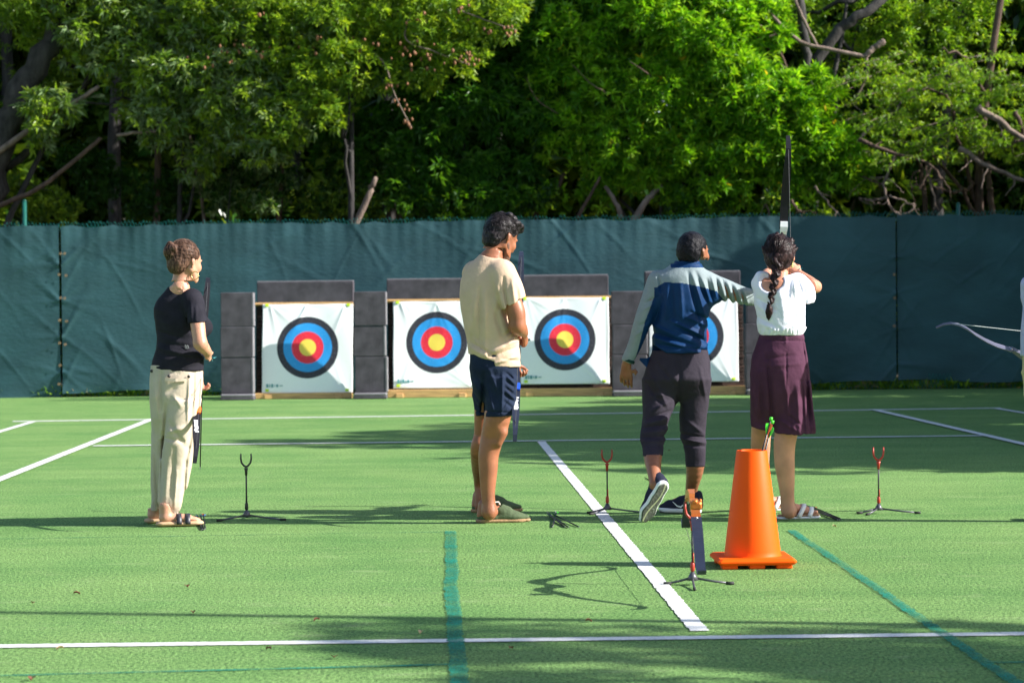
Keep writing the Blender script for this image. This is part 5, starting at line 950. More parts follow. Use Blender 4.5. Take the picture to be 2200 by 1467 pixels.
# ================================================================== person 4: woman drawing the bow
def woman_white():
    f = Fig('person', 1700, 1116, 'woman with a long dark braid, white blouse and plum culottes, drawing a bow'); J, S, r = f.J, f.S, f.root
    SK = skinmat('light_brown_skin', (.56, .255, .16)); V = Vol(J(1560, 1130, -.25)*np.array((1, 1, 0))-np.array((.3, 0, .0)), J(1790, 490, .75), .005)
    fwd = np.array((.20, .97, .0)); hc = J(1675, 549, .02); R, L_ = head(V, hc, fwd, s=.99)
    V.cap(J(1676, 575, .0), J(1674, 612, -.02), .047, .052, .02); V.loft(S([(603, 1632, 1716, .0, .085), (618, 1624, 1732, .0, .108), (640, 1628, 1730, .0, .112), (680, 1634, 1730, .0, .10), (725, 1636, 1725, .0, .105), (790, 1622, 1730, .0, .12)]), .03)
    sr, er, wr = J(1722, 612, -.01), J(1752, 616, .12), J(1716, 588, .24); V.chain([sr, bez(sr, er, .5), er], [.045, .040, .034], .02); V.chain([er, bez(er, wr, .4), wr], [.034, .034, .023], .015)
    hand(V, wr, J(1703, 574, .27)-wr, (-.5, .8, .0), (0, 0, 1), .92, .9)
    sl, el, wl = J(1640, 606, .01), J(1650, 590, .28), J(1680, 590, .58); V.chain([sl, bez(sl, el, .5), el], [.044, .038, .033], .02); V.chain([el, wl], [.033, .023], .02); hand(V, wl, (.1, .9, .1), (.8, .3, -.1), (-.2, .3, 1), .92, .9)
    y1, y2 = f.G(1695, 1116)[1], f.G(1650, 1099)[1]
    def pts(rows): return [((J(a, y, c)+J(b_, y, c))/2, (J(b_, y, c)[0]-J(a, y, c)[0])/2) for y, a, b_, c in rows]
    for rows in ([(850, 1672, 1728, -.01), (931, 1665, 1713, y1*.3), (950, 1663, 1709, y1*.4), (975, 1663, 1707, y1*.5), (1000, 1665, 1707, y1*.6), (1030, 1671, 1707, y1*.8), (1060, 1676, 1706, y1*.9), (1081, 1679, 1707, y1), (1098, 1680, 1712, y1)],
                 [(850, 1618, 1668, .05), (935, 1614, 1656, y2*.4), (965, 1614, 1654, y2*.5), (1000, 1618, 1652, y2*.7), (1040, 1628, 1653, y2), (1070, 1630, 1655, y2)]):
        q = pts(rows); V.chain([a for a, _ in q], [b_ for _, b_ in q], .02)
    feet = ((1690, 1114), (1640, 1097))
    dF = nrm((.96, .22, 0)); z = np.array((0, 0, 1))
    for gx, gy in feet:
        h0 = f.G(gx, gy); V.cap(h0+z*.12, h0+z*.05, .037, .034, .02); V.cap(h0+z*.065+dF*.02, h0+dF*.12+z*.045, .034, .030, .025, (z, .9)); V.cap(h0+dF*.12+z*.040, h0+dF*.15+z*.036, .037, .034, .02, (z, .45))
        for i in range(5): o = np.cross(dF, z)*(-.028+.014*i); V.cap(h0+dF*.15+o+z*.036, h0+dF*(.19-.006*abs(i-1))+o+z*.034, .009, .009 if i else .0105, .003)
    HM = hairmat('dark_brown_hair', (.006, .004, .005), (.050, .028, .028), (34, 34, 18), .34); H = Vol(J(1620, 700, -.25), J(1725, 488, .2), .0035)
    H.ell(L_(0, -.015, .028), (.090, .100, .092), .01, R); H.ell(L_(0, -.05, -.025), (.080, .065, .065), .03, R); H.ell(L_(-.012, -.095, -.02), (.038, .034, .042), .02, R); H.ell(L_(.0, .120, -.025), (.085, .085, .080), .012, R, 's'); H.ell(L_(.088, .032, -.05), (.036, .045, .048), .01, R, 's'); H.ell(L_(.088, -.002, -.018), (.016, .022, .028), .005, R, 's')
    rr = random.Random(8)
    for k in range(26):                   # coiled locks over the crown
        a = rr.uniform(-1.5, 1.5); e = rr.uniform(-.3, 1.4); dv = R[0]*math.sin(a)*math.cos(e)-R[1]*math.cos(a)*math.cos(e)+R[2]*math.sin(e); p = L_(0, -.015, .025)+dv*.082; t = nrm(L_(-.012, -.1, -.03)-p); H.chain([p-t*.03, p+dv*.006, p+t*.035], [.006, .010, .007], .008)
    b0, b1 = J(1671, 566, -.11), J(1653, 662, -.125); n_ = 11
    for k in range(n_):                   # plaited braid: crossing lobes
        t = k/(n_-1); c = bez(b0, b1, t); w = .029*(1-.45*t); ax = nrm(b1-b0); sx = nrm(np.cross(ax, (0, 1, 0))); u = 1 if k % 2 else -1
        H.cap(c+sx*u*w*.75-ax*.014, c-sx*u*w*.25+ax*.016-np.array((0, .010, 0)), w*.52, w*.36, .004); H.cap(c-sx*u*w*.75-ax*.004, c+sx*u*w*.1+ax*.018, w*.45, w*.32, .004)
    H.chain([b1, J(1652, 672, -.12), J(1651, 688, -.115)], [.012, .020, .003], .01); H.chain([b1, J(1648, 684, -.12)], [.012, .003], .008)
    H.wrinkle(.0022, 130, (1, 1, .6), 5, 9); H.mesh('braided_hair', HM, r, smooth=1); strands(r, HM, R, L_, 220, 3, (-.012, -.12, -.05), (.094, .106, .100))
    b = MB()
    for k in range(3): p = J(1702, 563+5*k, -.01); b.tube([p+np.array((0, 0, .005)), p, p-np.array((0, 0, .005))], [.003, .007, .003], 8)
    b.build('earring', mat('green_bead', (.35, .55, .15), .3), r, smooth=True)
    WH = fabric('white_cotton', (.76, .75, .84), .03, .85, .35); T = Vol(J(1590, 735)-np.array((0, .3, .02)), J(1775, 575)+np.array((0, .35, .02)), .005)
    T.loft(S([(720, 1634, 1722, .0, .12), (714, 1629, 1728, .0, .13), (700, 1627, 1733, .0, .135), (669, 1625, 1737, .0, .13), (640, 1620, 1738, .0, .125), (615, 1617, 1735, .0, .115), (600, 1626, 1722, .0, .09), (590, 1640, 1708, .0, .06)]), .02, 2.3)
    T.chain([J(1715, 610, -.01), J(1731, 622, .0), J(1733, 640, .0)], [.062, .050, .050], .03); T.cap(J(1636, 598, .0), J(1628, 606, .02), .044, .036, .03); T.snap(); T.cut(J(1735, 652), nrm((.1, 0, -1)), J(1739, 700, -.2), J(1775, 640, .3))
    # scooped back neckline
    T.ell(J(1656, 592, -.12), (.088, .10, .098), .012, None, 's'); T.cap(J(1632, 590, -.1), J(1690, 585, -.1), .035, .035, .01, op='s'); T.cap(J(1676, 570, 0), J(1675, 600, 0), .062, .066, .01, op='s'); T.snap2()
    f.f(T, [(1694, 598, 1690, 640, 2.5, -6), (1702, 597, 1704, 640, 2.5, 5), (1710, 597, 1722, 640, 3, -6), (1725, 600, 1735, 655, 3, 5), (1735, 640, 1690, 700, 5, -6), (1730, 655, 1680, 705, 4, 6), (1725, 680, 1660, 712, 4, -5), (1715, 695, 1650, 714, 4, 5), (1625, 640, 1660, 665, 4, -5), (1624, 655, 1655, 680, 4, 5), (1628, 680, 1660, 700, 4, -5), (1630, 695, 1665, 710, 4, 5), (1670, 620, 1680, 690, 6, 4), (1705, 640, 1700, 690, 6, -4)])
    for k in range(12): x = 1632+k*7.6; f.f(T, [(x, 704, x+rr.uniform(-2, 2), 718, 1.6, rr.choice((-4, 4)))])
    T.wrinkle(.0026, 32, (1, 1, .7), 15); T.mesh('blouse', WH, r)
    PL = fabric('plum_linen', (.072, .026, .050), .14, .85, .4, 30); P = Vol(J(1590, 950)-np.array((0, .32, .02)), J(1775, 705)+np.array((0, .4, 0)), .005)
    P.loft(S([(915, 1632, 1715, .02, .06), (880, 1614, 1738, .01, .12), (840, 1612, 1741, .0, .15), (800, 1612, 1739, .0, .16), (775, 1614, 1736, .0, .155), (745, 1622, 1732, .0, .135), (716, 1633, 1727, .0, .11)]), .02, 2.2)
    P.loft(S([(934, 1660, 1752, -.01, .12), (920, 1661, 1752, -.01, .12), (880, 1658, 1745, .0, .13), (820, 1655, 1741, .0, .14)]), .015, 2.2); P.loft(S([(924, 1613, 1662, .07, .10), (890, 1612, 1668, .06, .11), (830, 1613, 1680, .04, .13)]), .012, 2.2)
    P.snap(); P.cut(J(1700, 931), nrm((-.02, 0, -1)), J(1659, 990, -.4), J(1790, 900, .4)); P.cut(J(1640, 924), nrm((-.25, 0, -1)), J(1560, 990, -.4), J(1659, 900, .4)); P.snap2()
    f.f(P, [(1646, 790, 1660, 930, 5, -14), (1640, 760, 1650, 800, 5, -5), (1683, 755, 1682, 830, 2, -4), (1676, 800, 1700, 930, 6, 7), (1690, 850, 1696, 930, 4, -7), (1706, 830, 1712, 930, 5, 8), (1718, 820, 1722, 930, 4, -8), (1728, 790, 1735, 925, 4, -10), (1737, 830, 1748, 925, 4, 8), (1722, 735, 1728, 790, 3, -6), (1622, 800, 1624, 900, 5, 6), (1632, 830, 1636, 910, 4, -6), (1670, 900, 1710, 925, 4, 5), (1690, 890, 1720, 915, 3, -5), (1632, 722, 1728, 724, 1.5, 3), (1632, 730, 1730, 732, 1.5, -4), (1683, 718, 1683, 738, 2.5, 4), (1640, 770, 1700, 762, 4, -4), (1650, 785, 1715, 780, 4, 3)], sc=1.1)
    P.wrinkle(.0030, 32, (1.2, 1, .45), 16); P.mesh('culottes', PL, r)
    WS = mat('white_leather', (.78, .78, .78), .45, var=.05); TN = mat('brown_footbed', (.36, .20, .11), .8)
    for gx, gy in feet:
        h0 = f.G(gx, gy); q = np.cross(dF, z)
        for nm, z0, z1, mm, rr_ in (('sandal_sole', 0, .014, SOLE_W, .050), ('footbed', .0145, .026, TN, .048)):
            Sv = Vol(h0-np.array((.1, .12, .01)), h0+np.array((.28, .16, .09)), .004); Sv.cap(h0-dF*.015+z*.013, h0+dF*.155+z*.013, rr_-.006, rr_, .01, (z, .8)); Sv.cut(h0+z*z0, -z); Sv.cut(h0+z*z1, z); Sv.mesh(nm, mm, r)
        for t, lean in ((.06, .045), (.125, .025)):
            b = MB(); b.strip([h0+dF*(t+lean*math.sin(a)*1.0)+q*(.048*math.cos(a))+z*(.018+(.066 if t < .1 else .046)*math.sin(a)) for a in np.linspace(-.1, 3.24, 14)], list(dF), .026, .004); b.build('sandal_strap', WS, r, smooth=True)
    V.under(T); V.under(P, zmin=J(1700, 915)[2]); V.mesh('body', SK, r)
    return f
F4 = woman_white()
# ================================================================== person 5: cut by the right edge
def edge_person():
    f = Fig('person', 2243, 1120, 'person in pale lilac shirt and khaki shorts cut off by the right edge'); J, S, r = f.J, f.S, f.root
    SK = skinmat('sunburnt_skin', (.42, .22, .15)); V = Vol((-.3, -.3, -.01), (.35, .4, 1.75), .006); hc = J(2247, 530, 0); R, L_ = head(V, hc, (-.3, .95, 0), s=1.0)
    V.cap(J(2247, 560, 0), J(2247, 600, 0), .052, .058, .02); V.loft(S([(600, 2207, 2292, 0, .09), (700, 2203, 2292, 0, .11), (800, 2203, 2297, 0, .12)]), .03)
    V.chain([J(2212, 610, 0), J(2219, 690, .08), J(2229, 720, .25)], [.046, .037, .026], .02); hand(V, J(2229, 720, .25), (.1, .9, -.1), (0, 0, 1), (-1, 0, .3), 1, .9); V.chain([J(2283, 610, 0), J(2292, 700, .06), J(2277, 735, .22)], [.046, .037, .026], .02); hand(V, J(2277, 735, .22), (-.5, .8, 0), (0, 0, -1), (-.3, 0, 1), 1, .8)
    for x in (2240, 2275):
        V.chain([J(x+4, 830, 0), J(x, 950, 0), J(x, 985, 0), J(x, 1080, 0)], [.085, .052, .055, .034], .02); g_ = f.G(x, 1120); V.cap(g_+np.array((0, 0, .09)), g_+np.array((0, 0, .05)), .036, .036, .02); V.cap(g_+np.array((0, 0, .05)), g_+np.array((-.02, .14, .04)), .034, .028, .02)
    T = Vol(J(2157, 775)-np.array((0, .3, .02)), J(2330, 585)+np.array((0, .3, .02)), .006); T.loft(S([(765, 2194, 2305, 0, .14), (700, 2196, 2301, 0, .135), (640, 2201, 2295, 0, .125), (605, 2213, 2283, 0, .09), (592, 2229, 2265, 0, .06)]), .02, 2.3); T.cap(J(2213, 612, 0), J(2212, 636, .02), .055, .050, .03); T.cap(J(2285, 612, 0), J(2291, 650, .02), .06, .052, .03); T.snap(); T.cut(J(2207, 764), (0, 0, -1)); T.snap2()
    T.wrinkle(.003, 28, (1, 1, .6), 21); T.mesh('shirt', fabric('lilac_cotton', (.36, .38, .56)), r)
    P = Vol(J(2157, 880)-np.array((0, .3, .02)), J(2330, 750)+np.array((0, .3, .02)), .006); P.loft(S([(800, 2197, 2303, 0, .14), (755, 2199, 2299, 0, .13)]), .02, 2.2)
    for a, b_ in ((2198, 2247), (2251, 2299)): P.loft(S([(878, a+6, b_-4, 0, .09), (800, a, b_+4, 0, .13)]), .02, 2.2)
    P.wrinkle(.003, 28, (1, 1, .6), 22); P.mesh('shorts', fabric('khaki_cotton', (.42, .38, .22)), r)
    H = Vol(hc-.2, hc+.2, .005); H.ell(L_(0, -.015, .03), (.088, .1, .092), .01, R); H.ell(L_(0, .115, -.02), (.085, .085, .08), .012, R, 's'); H.cut(L_(0, 0, -.06), -R[2]); H.mesh('hair', hairmat('brown_hair', (.03, .02, .015), (.15, .1, .07)), r)
    SH = fabric('grey_canvas', (.3, .3, .3))
    for x in (2240, 2275): g_ = f.G(x, 1120); Q_ = Vol(g_-np.array((.1, .1, .01)), g_+np.array((.1, .25, .12)), .005); Q_.cap(g_+np.array((0, 0, .04)), g_+np.array((-.02, .15, .035)), .044, .038, .02); Q_.cut(g_, (0, 0, -1)); Q_.cap(g_+np.array((0, -.01, .11)), g_+np.array((0, 0, .13)), .045, .05, .01, op='s'); Q_.mesh('shoe', SH, r)
    V.under(T); V.under(P, zmin=J(2247, 868)[2]); V.mesh('body', SK, r)
    return f
F5 = edge_person()
# ------------------------------------------------------------------ bows, arrows, stands, cone
LIMBK = mat('satin_black_limb', (.010, .010, .015), .55, var=.1, spec=.25); LIMBN = mat('dark_blue_limb', (.018, .024, .045), .5, spec=.3, var=.08, scale=20, bump=.1); LIMBG = mat('grey_lilac_limb', (.10, .10, .15), .35)
STRG = mat('bow_string', (.05, .05, .055), .7); STRW = mat('pale_bow_string', (.55, .6, .62), .6); MARKW = mat('white_lettering', (.85, .85, .85), .5, var=.02); STEEL = mat('steel', (.5, .5, .52), .3, metal=1); YEL = mat('yellow_sticker', (.9, .72, .02), .5)
def bow(label, M, riser_m, limb_m, string_m=STRG, width=.042, taper=1, half=.86, draw=None, text=1, grip=LIMBK, group='recurve bows', pocket=None):
    """local: +Z along the bow, +X towards the string, Y across the limbs"""
    e = bpy.data.objects.new('recurve_bow', None); C.objects.link(e); e.empty_display_size = .1; e.matrix_world = M; tag(e, label, 'bow', group); k = half/.86
    b = MB(); P = [(.045, -.33), (.015, -.27), (-.012, -.18), (-.008, -.10), (.022, -.05), (.030, .0), (.020, .045), (-.012, .09), (-.022, .15), (-.005, .24), (.035, .33)]
    b.strip([(x*k, 0, z*k) for x, z in P], (0, 1, 0), [.042, .038, .034, .030, .028, .028, .024, .024, .032, .038, .042], [.016, .034, .036, .034, .036, .042, .036, .030, .034, .034, .016]); b.build('riser', riser_m, e, smooth=False)
    b = MB(); b.strip([(.018*k, 0, -.055*k), (.036*k, 0, -.01*k), (.026*k, 0, .04*k)], (0, 1, 0), [.030, .034, .030], .030); b.build('grip', grip, e)
    if pocket:
        for sg in (-1, 1): b = MB(); b.strip([(.030*k, 0, sg*.285*k), (.036*k, 0, sg*.315*k), (.042*k, 0, sg*.345*k)], (0, 1, 0), [.040, .046, .044], [.030, .034, .018]); b.build('limb_pocket', pocket, e)
    U = [.30, .36, .44, .52, .60, .67, .73, .78, .825, .86]; X = [.030, .036, .052, .078, .112, .146, .166, .170, .156, .128]
    for s in (-1, 1):
        b = MB(); b.strip([(x*k, 0, s*u*k) for u, x in zip(U, X)], (0, 1, 0), [width*(1-(1-q)*taper) for q in (1, 1, 1, .97, .9, .78, .64, .5, .4, .3)], [.007, .006, .0055, .005, .0045, .004, .004, .004, .005, .006]); l = b.build('limb', limb_m, e)
        b = MB(); b.tube([(.020*k, 0, s*.335*k), (.042*k, 0, s*.332*k)], .009, 10); b.build('limb_bolt', STEEL, l, smooth=True)
        if text and s == -1:
            for sd_ in (1, -1):
                b = MB(); rr = random.Random(text)
                for i in range(9):
                    u = .42+.017*i; x = np.interp(u, U, X); o = .0042*sd_
                    if text == 3: b.box((x*k+o, 0, s*u*k), (.0015, .020, .0125))
                    else: b.box((x*k+o, rr.uniform(-.004, .004), s*u*k), (.0015, rr.uniform(.018, .026), rr.choice((.009, .0135))))
                b.build('lettering', MARKW, l)
            if text == 3: b = MB(); x = np.interp(.395, U, X); b.box((x*k, 0, -.395*k), (.012, .026, .030)); b.build('sticker', YEL, l)
    nx, nz = .170*k, .775*k; b = MB(); b.tube([(nx, 0, nz), draw or (nx+.0, 0, 0), (nx, 0, -nz)], .0016, 5); b.build('string', string_m, e); b = MB()
    if draw is None: b.tube([(nx, 0, .06), (nx, 0, -.05)], .0026, 5); b.build('serving', LIMBK, e)
    return e
def frame(org, zdir, xdir):
    z = Vector(zdir).normalized(); x = Vector(xdir); x = (x-z*z.dot(x)).normalized(); y = z.cross(x); return Matrix(((x.x, y.x, z.x, org[0]), (x.y, y.y, z.y, org[1]), (x.z, y.z, z.z, org[2]), (0, 0, 0, 1)))
ORNG = mat('orange_riser', (.85, .18, .03), .4, var=.1); BLUE = mat('blue_riser', (.02, .10, .65), .35); WHT = mat('white_riser', (.72, .74, .76), .4)
def bow_between(fig, a, b_, dya, dyb, xdir, *args, **kw):
    A, B_ = at(a[0], a[1], fig.Y+dya), at(b_[0], b_[1], fig.Y+dyb); z = (A-B_); k = z.length/1.72; M = frame((A+B_)/2, z, xdir); 
    x = Vector((M[0][0], M[1][0], M[2][0])); M.translation = (A+B_)/2-x*.128*k; return bow(args[0], M, *args[1:], half=.86*k, **kw)
bow_between(F1, (446, 597), (418, 995), .62, -.42, (.22, -1, .2), 'black limbed bow with an orange riser held by the woman in the black T-shirt', ORNG, LIMBK, text=1, width=.046, taper=.75, pocket=ORNG)
bow_between(F2, (1120, 541), (1106, 948), .70, -.30, (.02, -1, .2), 'dark limbed bow with a blue riser held by the man in the beige shirt', LIMBN, LIMBN, text=2, pocket=BLUE, width=.046, taper=.75)
A = at(1693, 292, F4.Y+.62); k4 = 1.0
M4 = frame(A-Vector((-.006, .128, 0))-Vector((.030, -.01, .86)), (.035, .0, 1), (0, -1, 0)); M4.translation = A-Vector(M4.to_3x3()@Vector((.128, 0, .86)))
bow('tall bow with black limbs and white riser held upright by the woman in white', M4, WHT, LIMBK, width=.052, taper=.75, text=0, pocket=WHT, draw=(.50, 0, .0))
tip = at(2011, 704, F5.Y+.12); bd = (at(2420, 745, F5.Y+.5)-at(2010, 700, F5.Y+.12)).normalized(); M5 = frame((0, 0, 0), -bd, (0.0, -.75, 1)); M5.translation = tip-Vector(M5.to_3x3()@Vector((.128, 0, .86)))
bow('grey bow with pale string held level at the right edge', M5.copy(), LIMBG, LIMBG, STRW, text=3, width=.044)
# the bow resting on its stand
sx, sy = gnd(1491, 1247).x, gnd(1491, 1247).y
nt_, ft_ = at(1511, 1236, 9.98), at(1478, 1140, 11.35); z = (nt_-ft_); k = z.length/1.72; M6 = frame((0, 0, 0), -z, (0, 0, -1)); rc_ = at(1488, 1076, 10.70)
COPR = mat('copper_orange_riser', (.75, .22, .05), .3, metal=.6, var=.3)
zz = (-z).normalized(); M6 = frame(rc_, zz, (0, 0, -1)); b6 = bow('bow with copper orange riser and navy limbs resting on its stand near the cone', M6, COPR, LIMBN, text=0, width=.046, half=.80, taper=.35)
for s_ in (-1, 1):
    for ch in [c for c in b6.children if c.name.startswith('limb')]: pass
# bend the stand bow's limbs down more: lower the tips by rebuilding the x profile
for ch in b6.children:
    if ch.name.split('.')[0] in ('limb', 'string', 'serving'):
        for v in ch.data.vertices: v.co.x += .130*max(0, (abs(v.co.z)-.28)) - (.0 if abs(v.co.z) > .28 else 0)
        if ch.name.startswith('serving') or ch.name.startswith('string'):
            for v in ch.data.vertices: v.co.x = .158+.130*.44 if ch.name.startswith('serving') else v.co.x
            if ch.name.startswith('string'):
                for v in ch.data.vertices: v.co.x = max(v.co.x, .158+.130*.43)
        for g_ in ch.children:
            for v in g_.data.vertices: v.co.x += .012
b = MB()
for zc, r_ in ((.0, 0),): b.box((-.02, 0, -.31), (.035, .050, .05), .006); b.box((-.038, 0.006, -.325), (.016, .022, .028), .004); b.box((-.03, -.02, -.29), (.03, .012, .03), .004)
b.build('limb_pocket', COPR, b6)
# stands
KB = mat('black_plastic', (.018, .020, .022), .45); RD = mat('red_plastic', (.42, .035, .02), .4); GY = mat('grey_aluminium', (.10, .10, .115), .38, metal=.5); CAPK = mat('rubber_cap', (.02, .02, .02), .7)
def stand(g, h, fork_m, label, legs, hub_m=GY):
    e = empty('bow_stand', g, label, 'bow stand', 'tripod bow stands')
    b = MB(); b.tube([(0, 0, .05), (0, 0, h-.085)], .0048, 10); b.build('pole', KB, e, smooth=True)
    b = MB(); b.tube([(0, 0, h-.13), (0, 0, h-.10), (0, 0, h-.085)], [.007, .009, .014], 10)
    b.tube([(-.030, 0, h), (-.031, 0, h-.03), (-.026, 0, h-.055), (-.012, 0, h-.072), (0, 0, h-.078), (.012, 0, h-.072), (.026, 0, h-.055), (.031, 0, h-.03), (.030, 0, h)], [.004, .0055, .006, .0065, .007, .0065, .006, .0055, .004], 8); b.build('fork', fork_m, e, smooth=True)
    b = MB(); b.tube([(0, 0, .060), (0, 0, .068), (0, 0, .095), (0, 0, .105)], [.006, .011, .010, .006], 10); b.tube([(.004, -.006, .10), (.004, -.006, .145)], .0028, 6); b.build('collar', fork_m, e, smooth=True)
    b = MB(); b.tube([(0, 0, .060), (0, 0, .045), (0, 0, .022)], [.008, .016, .030], 10); b.build('hub', hub_m, e, smooth=True)
    for ang, L_ in legs:
        a = math.radians(ang); d = Vector((math.cos(a), math.sin(a), 0)); b = MB(); b.tube([d*.016+Vector((0, 0, .030)), d*L_*.5+Vector((0, 0, .017)), d*L_+Vector((0, 0, .0055))], .0052, 8); l = b.build('leg', hub_m, e, smooth=True)
        b = MB(); b.tube([d*(L_-.03)+Vector((0, 0, .0075)), d*(L_+.006)+Vector((0, 0, .0075))], .0075, 8); b.build('rubber_foot', CAPK, l, smooth=True)
    return e
stand(gnd(530, 1117), .395, KB, 'black bow stand with black fork beside the woman in the black T-shirt', ((-14, .24), (205, .18), (95, .2)))
stand(gnd(1305, 1102), .385, RD, 'bow stand with dark red fork standing on the white centre line', ((-12, .24), (190, .12), (228, .16)))
stand(gnd(1888, 1103), .395, RD, 'bow stand with bright red fork standing alone at right of the woman in white', ((-10, .24), (188, .13), (232, .14)))
stand(gnd(1488, 1256), .375, RD, 'bow stand carrying the resting bow in front of the cone', ((-3, .18), (178, .125), (-92, .22)))
# cone
OR = mat('orange_plastic', (1.0, .098, .001), .5, var=.04, spec=.16, bump=.04, bscale=30); cg = gnd(1617, 1214)
cone = empty('traffic_cone', cg, 'tall plain orange cone with an open top holding arrows', 'cone'); kk = 5166/cg.y; H_ = (1214-966)/kk
prof = [(.0, .05)]; r0, r1 = 60.5/kk, 33/kk; b = MB(); b.lathe([(r0+.012, .045), (r0+.006, .048), (r0, .056), (r0*.985, .075), (r1, H_-.004), (r1-.002, H_), (r1-.006, H_), (r1-.008, H_-.01), (r0-.012, .06)], 72); b.build('cone_body', OR, cone, smooth=True)
b = MB(); b.box((0, 0, .034), (.375, .375, .030), .012); b.build('base', OR, cone, smooth=False)
for x, y in ((-.13, -.13), (.13, -.13), (0, -.13), (-.13, .13), (.13, .13), (0, .13)): b = MB(); b.box((x, y, .010), (.075, .075, .020), .004); b.build('foot_pad', OR, cone)
cone.rotation_euler = (0, 0, math.radians(2))
# arrows
SHAFT = mat('carbon_shaft', (.012, .014, .013), .35); VM = {c: mat(c+'_vane', v, .5, trans=.2) for c, v in dict(green=(.10, .75, .05), blue=(.02, .08, .55), orange=(.9, .20, .05), red=(.6, .03, .03), cyan=(.10, .55, .60), dark=(.02, .10, .06), grey=(.3, .32, .32)).items()}
def arrow(tail, tip_, label, vanes, nock, group=None, vl=.045, vh=.011, r=.0032, nockr=1.1):
    tail, tip_ = Vector(tail), Vector(tip_); e = empty('arrow', tail, label, 'arrow', group); d = (tip_-tail); L_ = d.length; d.normalize(); a = d.orthogonal().normalized(); c = d.cross(a)
    b = MB(); b.tube([(0, 0, 0), d*L_], r, 7); b.build('shaft', SHAFT, e, smooth=True); b = MB(); b.tube([d*(L_-.002), d*(L_+.018)], [r, .0008], 7); b.build('point', STEEL, e, smooth=True)
    b = MB(); b.tube([-d*.012, d*.004], r*nockr, 6); b.build('nock', VM[nock], e, smooth=True)
    for i, vn in enumerate(vanes):
        t = 2*math.pi*i/3+.5; n = a*math.cos(t)+c*math.sin(t); q = n.cross(d)*.0008; b = MB(); pr = [(.018, 0), (.024, vh), (.018+vl*.45, vh*.8), (.018+vl, 0)]
        vs = [d*u+n*(r*.8+v)+q for u, v in pr]+[d*u+n*(r*.8+v)-q for u, v in pr]; b.add(vs, [(0, 1, 2, 3), (7, 6, 5, 4), (0, 4, 5, 1), (1, 5, 6, 2), (2, 6, 7, 3), (3, 7, 4, 0)]); b.build('vane', VM[vn], e)
    return e
cy = cg.y
arrow(at(1656, 901, cy-.01), at(1600, 1110, cy+.0), 'upper arrow in the cone with green and blue vanes', ('green', 'blue', 'orange'), 'green', 'arrows standing in the cone', .058, .016, .0042, 1.9)
arrow(at(1659, 908, cy+.015), at(1608, 1120, cy+.01), 'lower arrow in the cone with orange and blue vanes', ('orange', 'blue', 'green'), 'green', 'arrows standing in the cone', .058, .016, .0042, 1.9)
def lay(pts, labels, vanes, nocks, group):
    for (a, b_), l, v, n in zip(pts, labels, vanes, nocks): A, B_ = gnd(*a, z=.018), gnd(*b_, z=.006); arrow(A, B_, l, v, n, group, r=.0042, vh=.012)
lay([((424, 1108), (434, 1137)), ((431, 1107), (438, 1137)), ((437, 1105), (441, 1135))], ['leftmost arrow of the bundle by the sandals, blue nock', 'middle arrow of the bundle by the sandals, red and blue tail', 'rightmost arrow of the bundle by the sandals, red nock'], [('blue', 'dark', 'blue'), ('red', 'blue', 'dark'), ('dark', 'blue', 'red')], ['blue', 'blue', 'red'], 'arrows lying beside the sandals')
lay([((1176, 1101), (1221, 1132)), ((1188, 1104), (1243, 1131)), ((1196, 1100), (1187, 1131)), ((1180, 1106), (1213, 1131))], ['long arrow of the crossed pile pointing to lower right, grey tail', 'arrow of the crossed pile reaching farthest right', 'arrow of the crossed pile pointing straight at the camera with green vanes', 'short looking arrow lying lowest across the pile'], [('grey', 'dark', 'dark'), ('green', 'dark', 'dark'), ('green', 'green', 'grey'), ('dark', 'grey', 'dark')], ['grey', 'green', 'green', 'dark'], 'crossed arrows lying right of the beige shirted man')
lay([((1733, 1086), (1803, 1116)), ((1731, 1089), (1799, 1116)), ((1747, 1089), (1806, 1114))], ['upper arrow beside the white sandal, red nock', 'lower arrow beside the white sandal, blue nock', 'arrow beside the white sandal set farthest right, dull red tail'], [('red', 'dark', 'dark'), ('blue', 'blue', 'dark'), ('dark', 'red', 'dark')], ['red', 'blue', 'red'], 'arrows lying beside the white sandals')
arrow(at(434, 842, F1.Y+.25), at(430, 1003, F1.Y+.25), 'black arrow hanging upright from the fingers of the woman in the black T-shirt', ('dark', 'dark', 'dark'), 'dark', r=.0036, vh=.004)
e = arrow(at(459, 769, F1.Y+.2), at(440, 772, F1.Y+.6), 'arrow with pale cyan vanes in the fist of the woman in the black T-shirt', ('cyan', 'cyan', 'cyan'), 'cyan', vl=.05, vh=.017)
arrow(at(1138, 731, F2.Y+.2), at(1112, 712, F2.Y+.55), 'arrow held against the belly of the man in the beige shirt', ('dark', 'dark', 'cyan'), 'dark', vh=.008)
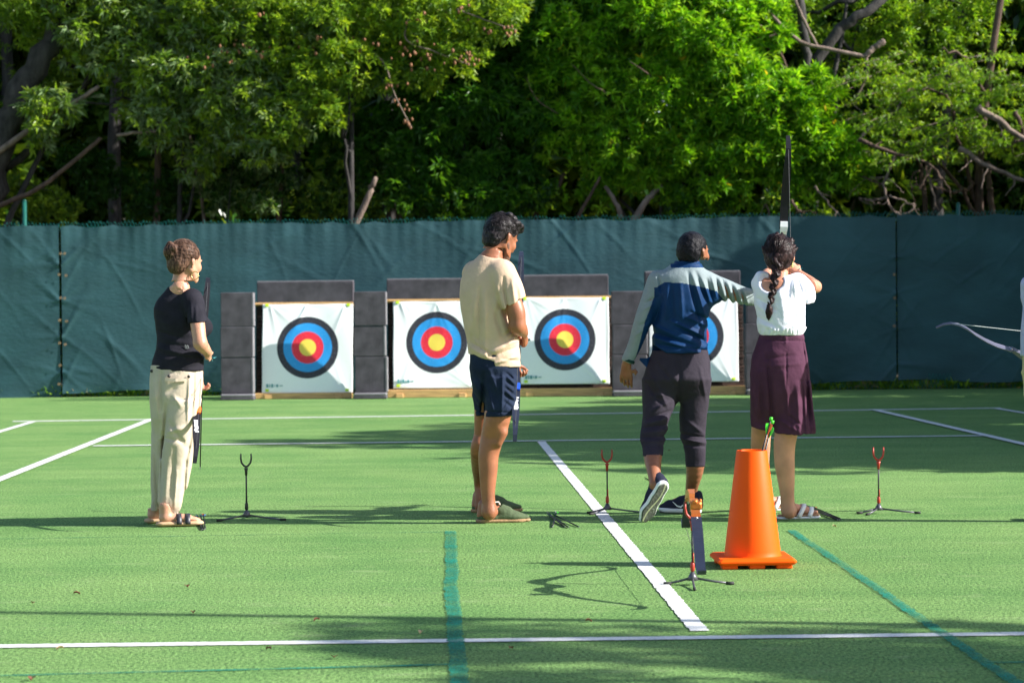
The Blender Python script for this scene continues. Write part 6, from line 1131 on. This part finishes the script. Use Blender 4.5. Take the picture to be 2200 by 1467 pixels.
arrow(at(1718, 578, F4.Y+.24), at(1690, 586, F4.Y+.88), 'arrow with pale cyan vanes nocked on the drawn bow of the woman in white', ('cyan', 'cyan', 'cyan'), 'cyan', vl=.05, vh=.016)
# fallen leaves on the court
DL = [mat('dry_leaf_brown', (.16, .06, .03), .8), mat('dry_leaf_tan', (.45, .33, .18), .8)]
spots = [(165, 1275, 'brown'), (71, 1296, 'tan'), (402, 1260, 'brown'), (415, 1316, 'brown'), (577, 1394, 'brown'), (129, 1393, 'tan'), (68, 1459, 'brown'), (904, 1359, 'tan'), (718, 1412, 'brown'), (680, 1332, 'brown'), (1265, 1334, 'brown'), (1793, 1131, 'tan'), (1437, 968, 'brown'), (1098, 1393, 'brown')]
nears = ['left edge between the shadows', 'left edge, below the worn streak', 'middle left lawn, alone', 'long thin shadow at left', 'left part of the near white line', 'near white line at the left edge', 'bottom left corner', 'teal stripe above the white line', 'teal cross line, a little above it', 'thin shadow left of the teal stripe', 'lower end of the centre line', 'arrows beside the white sandal', 'instructor, on the shaded turf behind him', 'white line right of the teal stripe']
for (px, py, c), nr in zip(spots, nears):
    g = gnd(px, py, .004); rr = random.Random(px); a = rr.uniform(0, 6.28); L_, w = rr.uniform(.018, .03), rr.uniform(.009, .015); b = MB(); n = 7; vs = []; fs = []
    for zo in (.002, .0008):
        for i in range(n):
            t = i/(n-1); ww = w*math.sin(math.pi*min(.97, max(.05, t)))
            for s_ in (-1, 0, 1): x, y = (t-.5)*L_, s_*ww; vs.append((x*math.cos(a)-y*math.sin(a), x*math.sin(a)+y*math.cos(a), zo+.006*abs(s_)+.004*math.sin(t*4)))
    for l in (0, 1):
        for i in range(n-1):
            for j in (0, 1): q = (l*3*n+i*3+j, l*3*n+i*3+j+1, l*3*n+(i+1)*3+j+1, l*3*n+(i+1)*3+j); fs.append(q if l == 0 else q[::-1])
    b.add(vs, fs); o = b.build('fallen_leaf', DL[0 if c == 'brown' else 1], None, loc=g); tag(o, ('dry brown' if c == 'brown' else 'pale tan')+' fallen leaf on the turf near the '+nr, 'leaf', 'dry leaves scattered on the court')
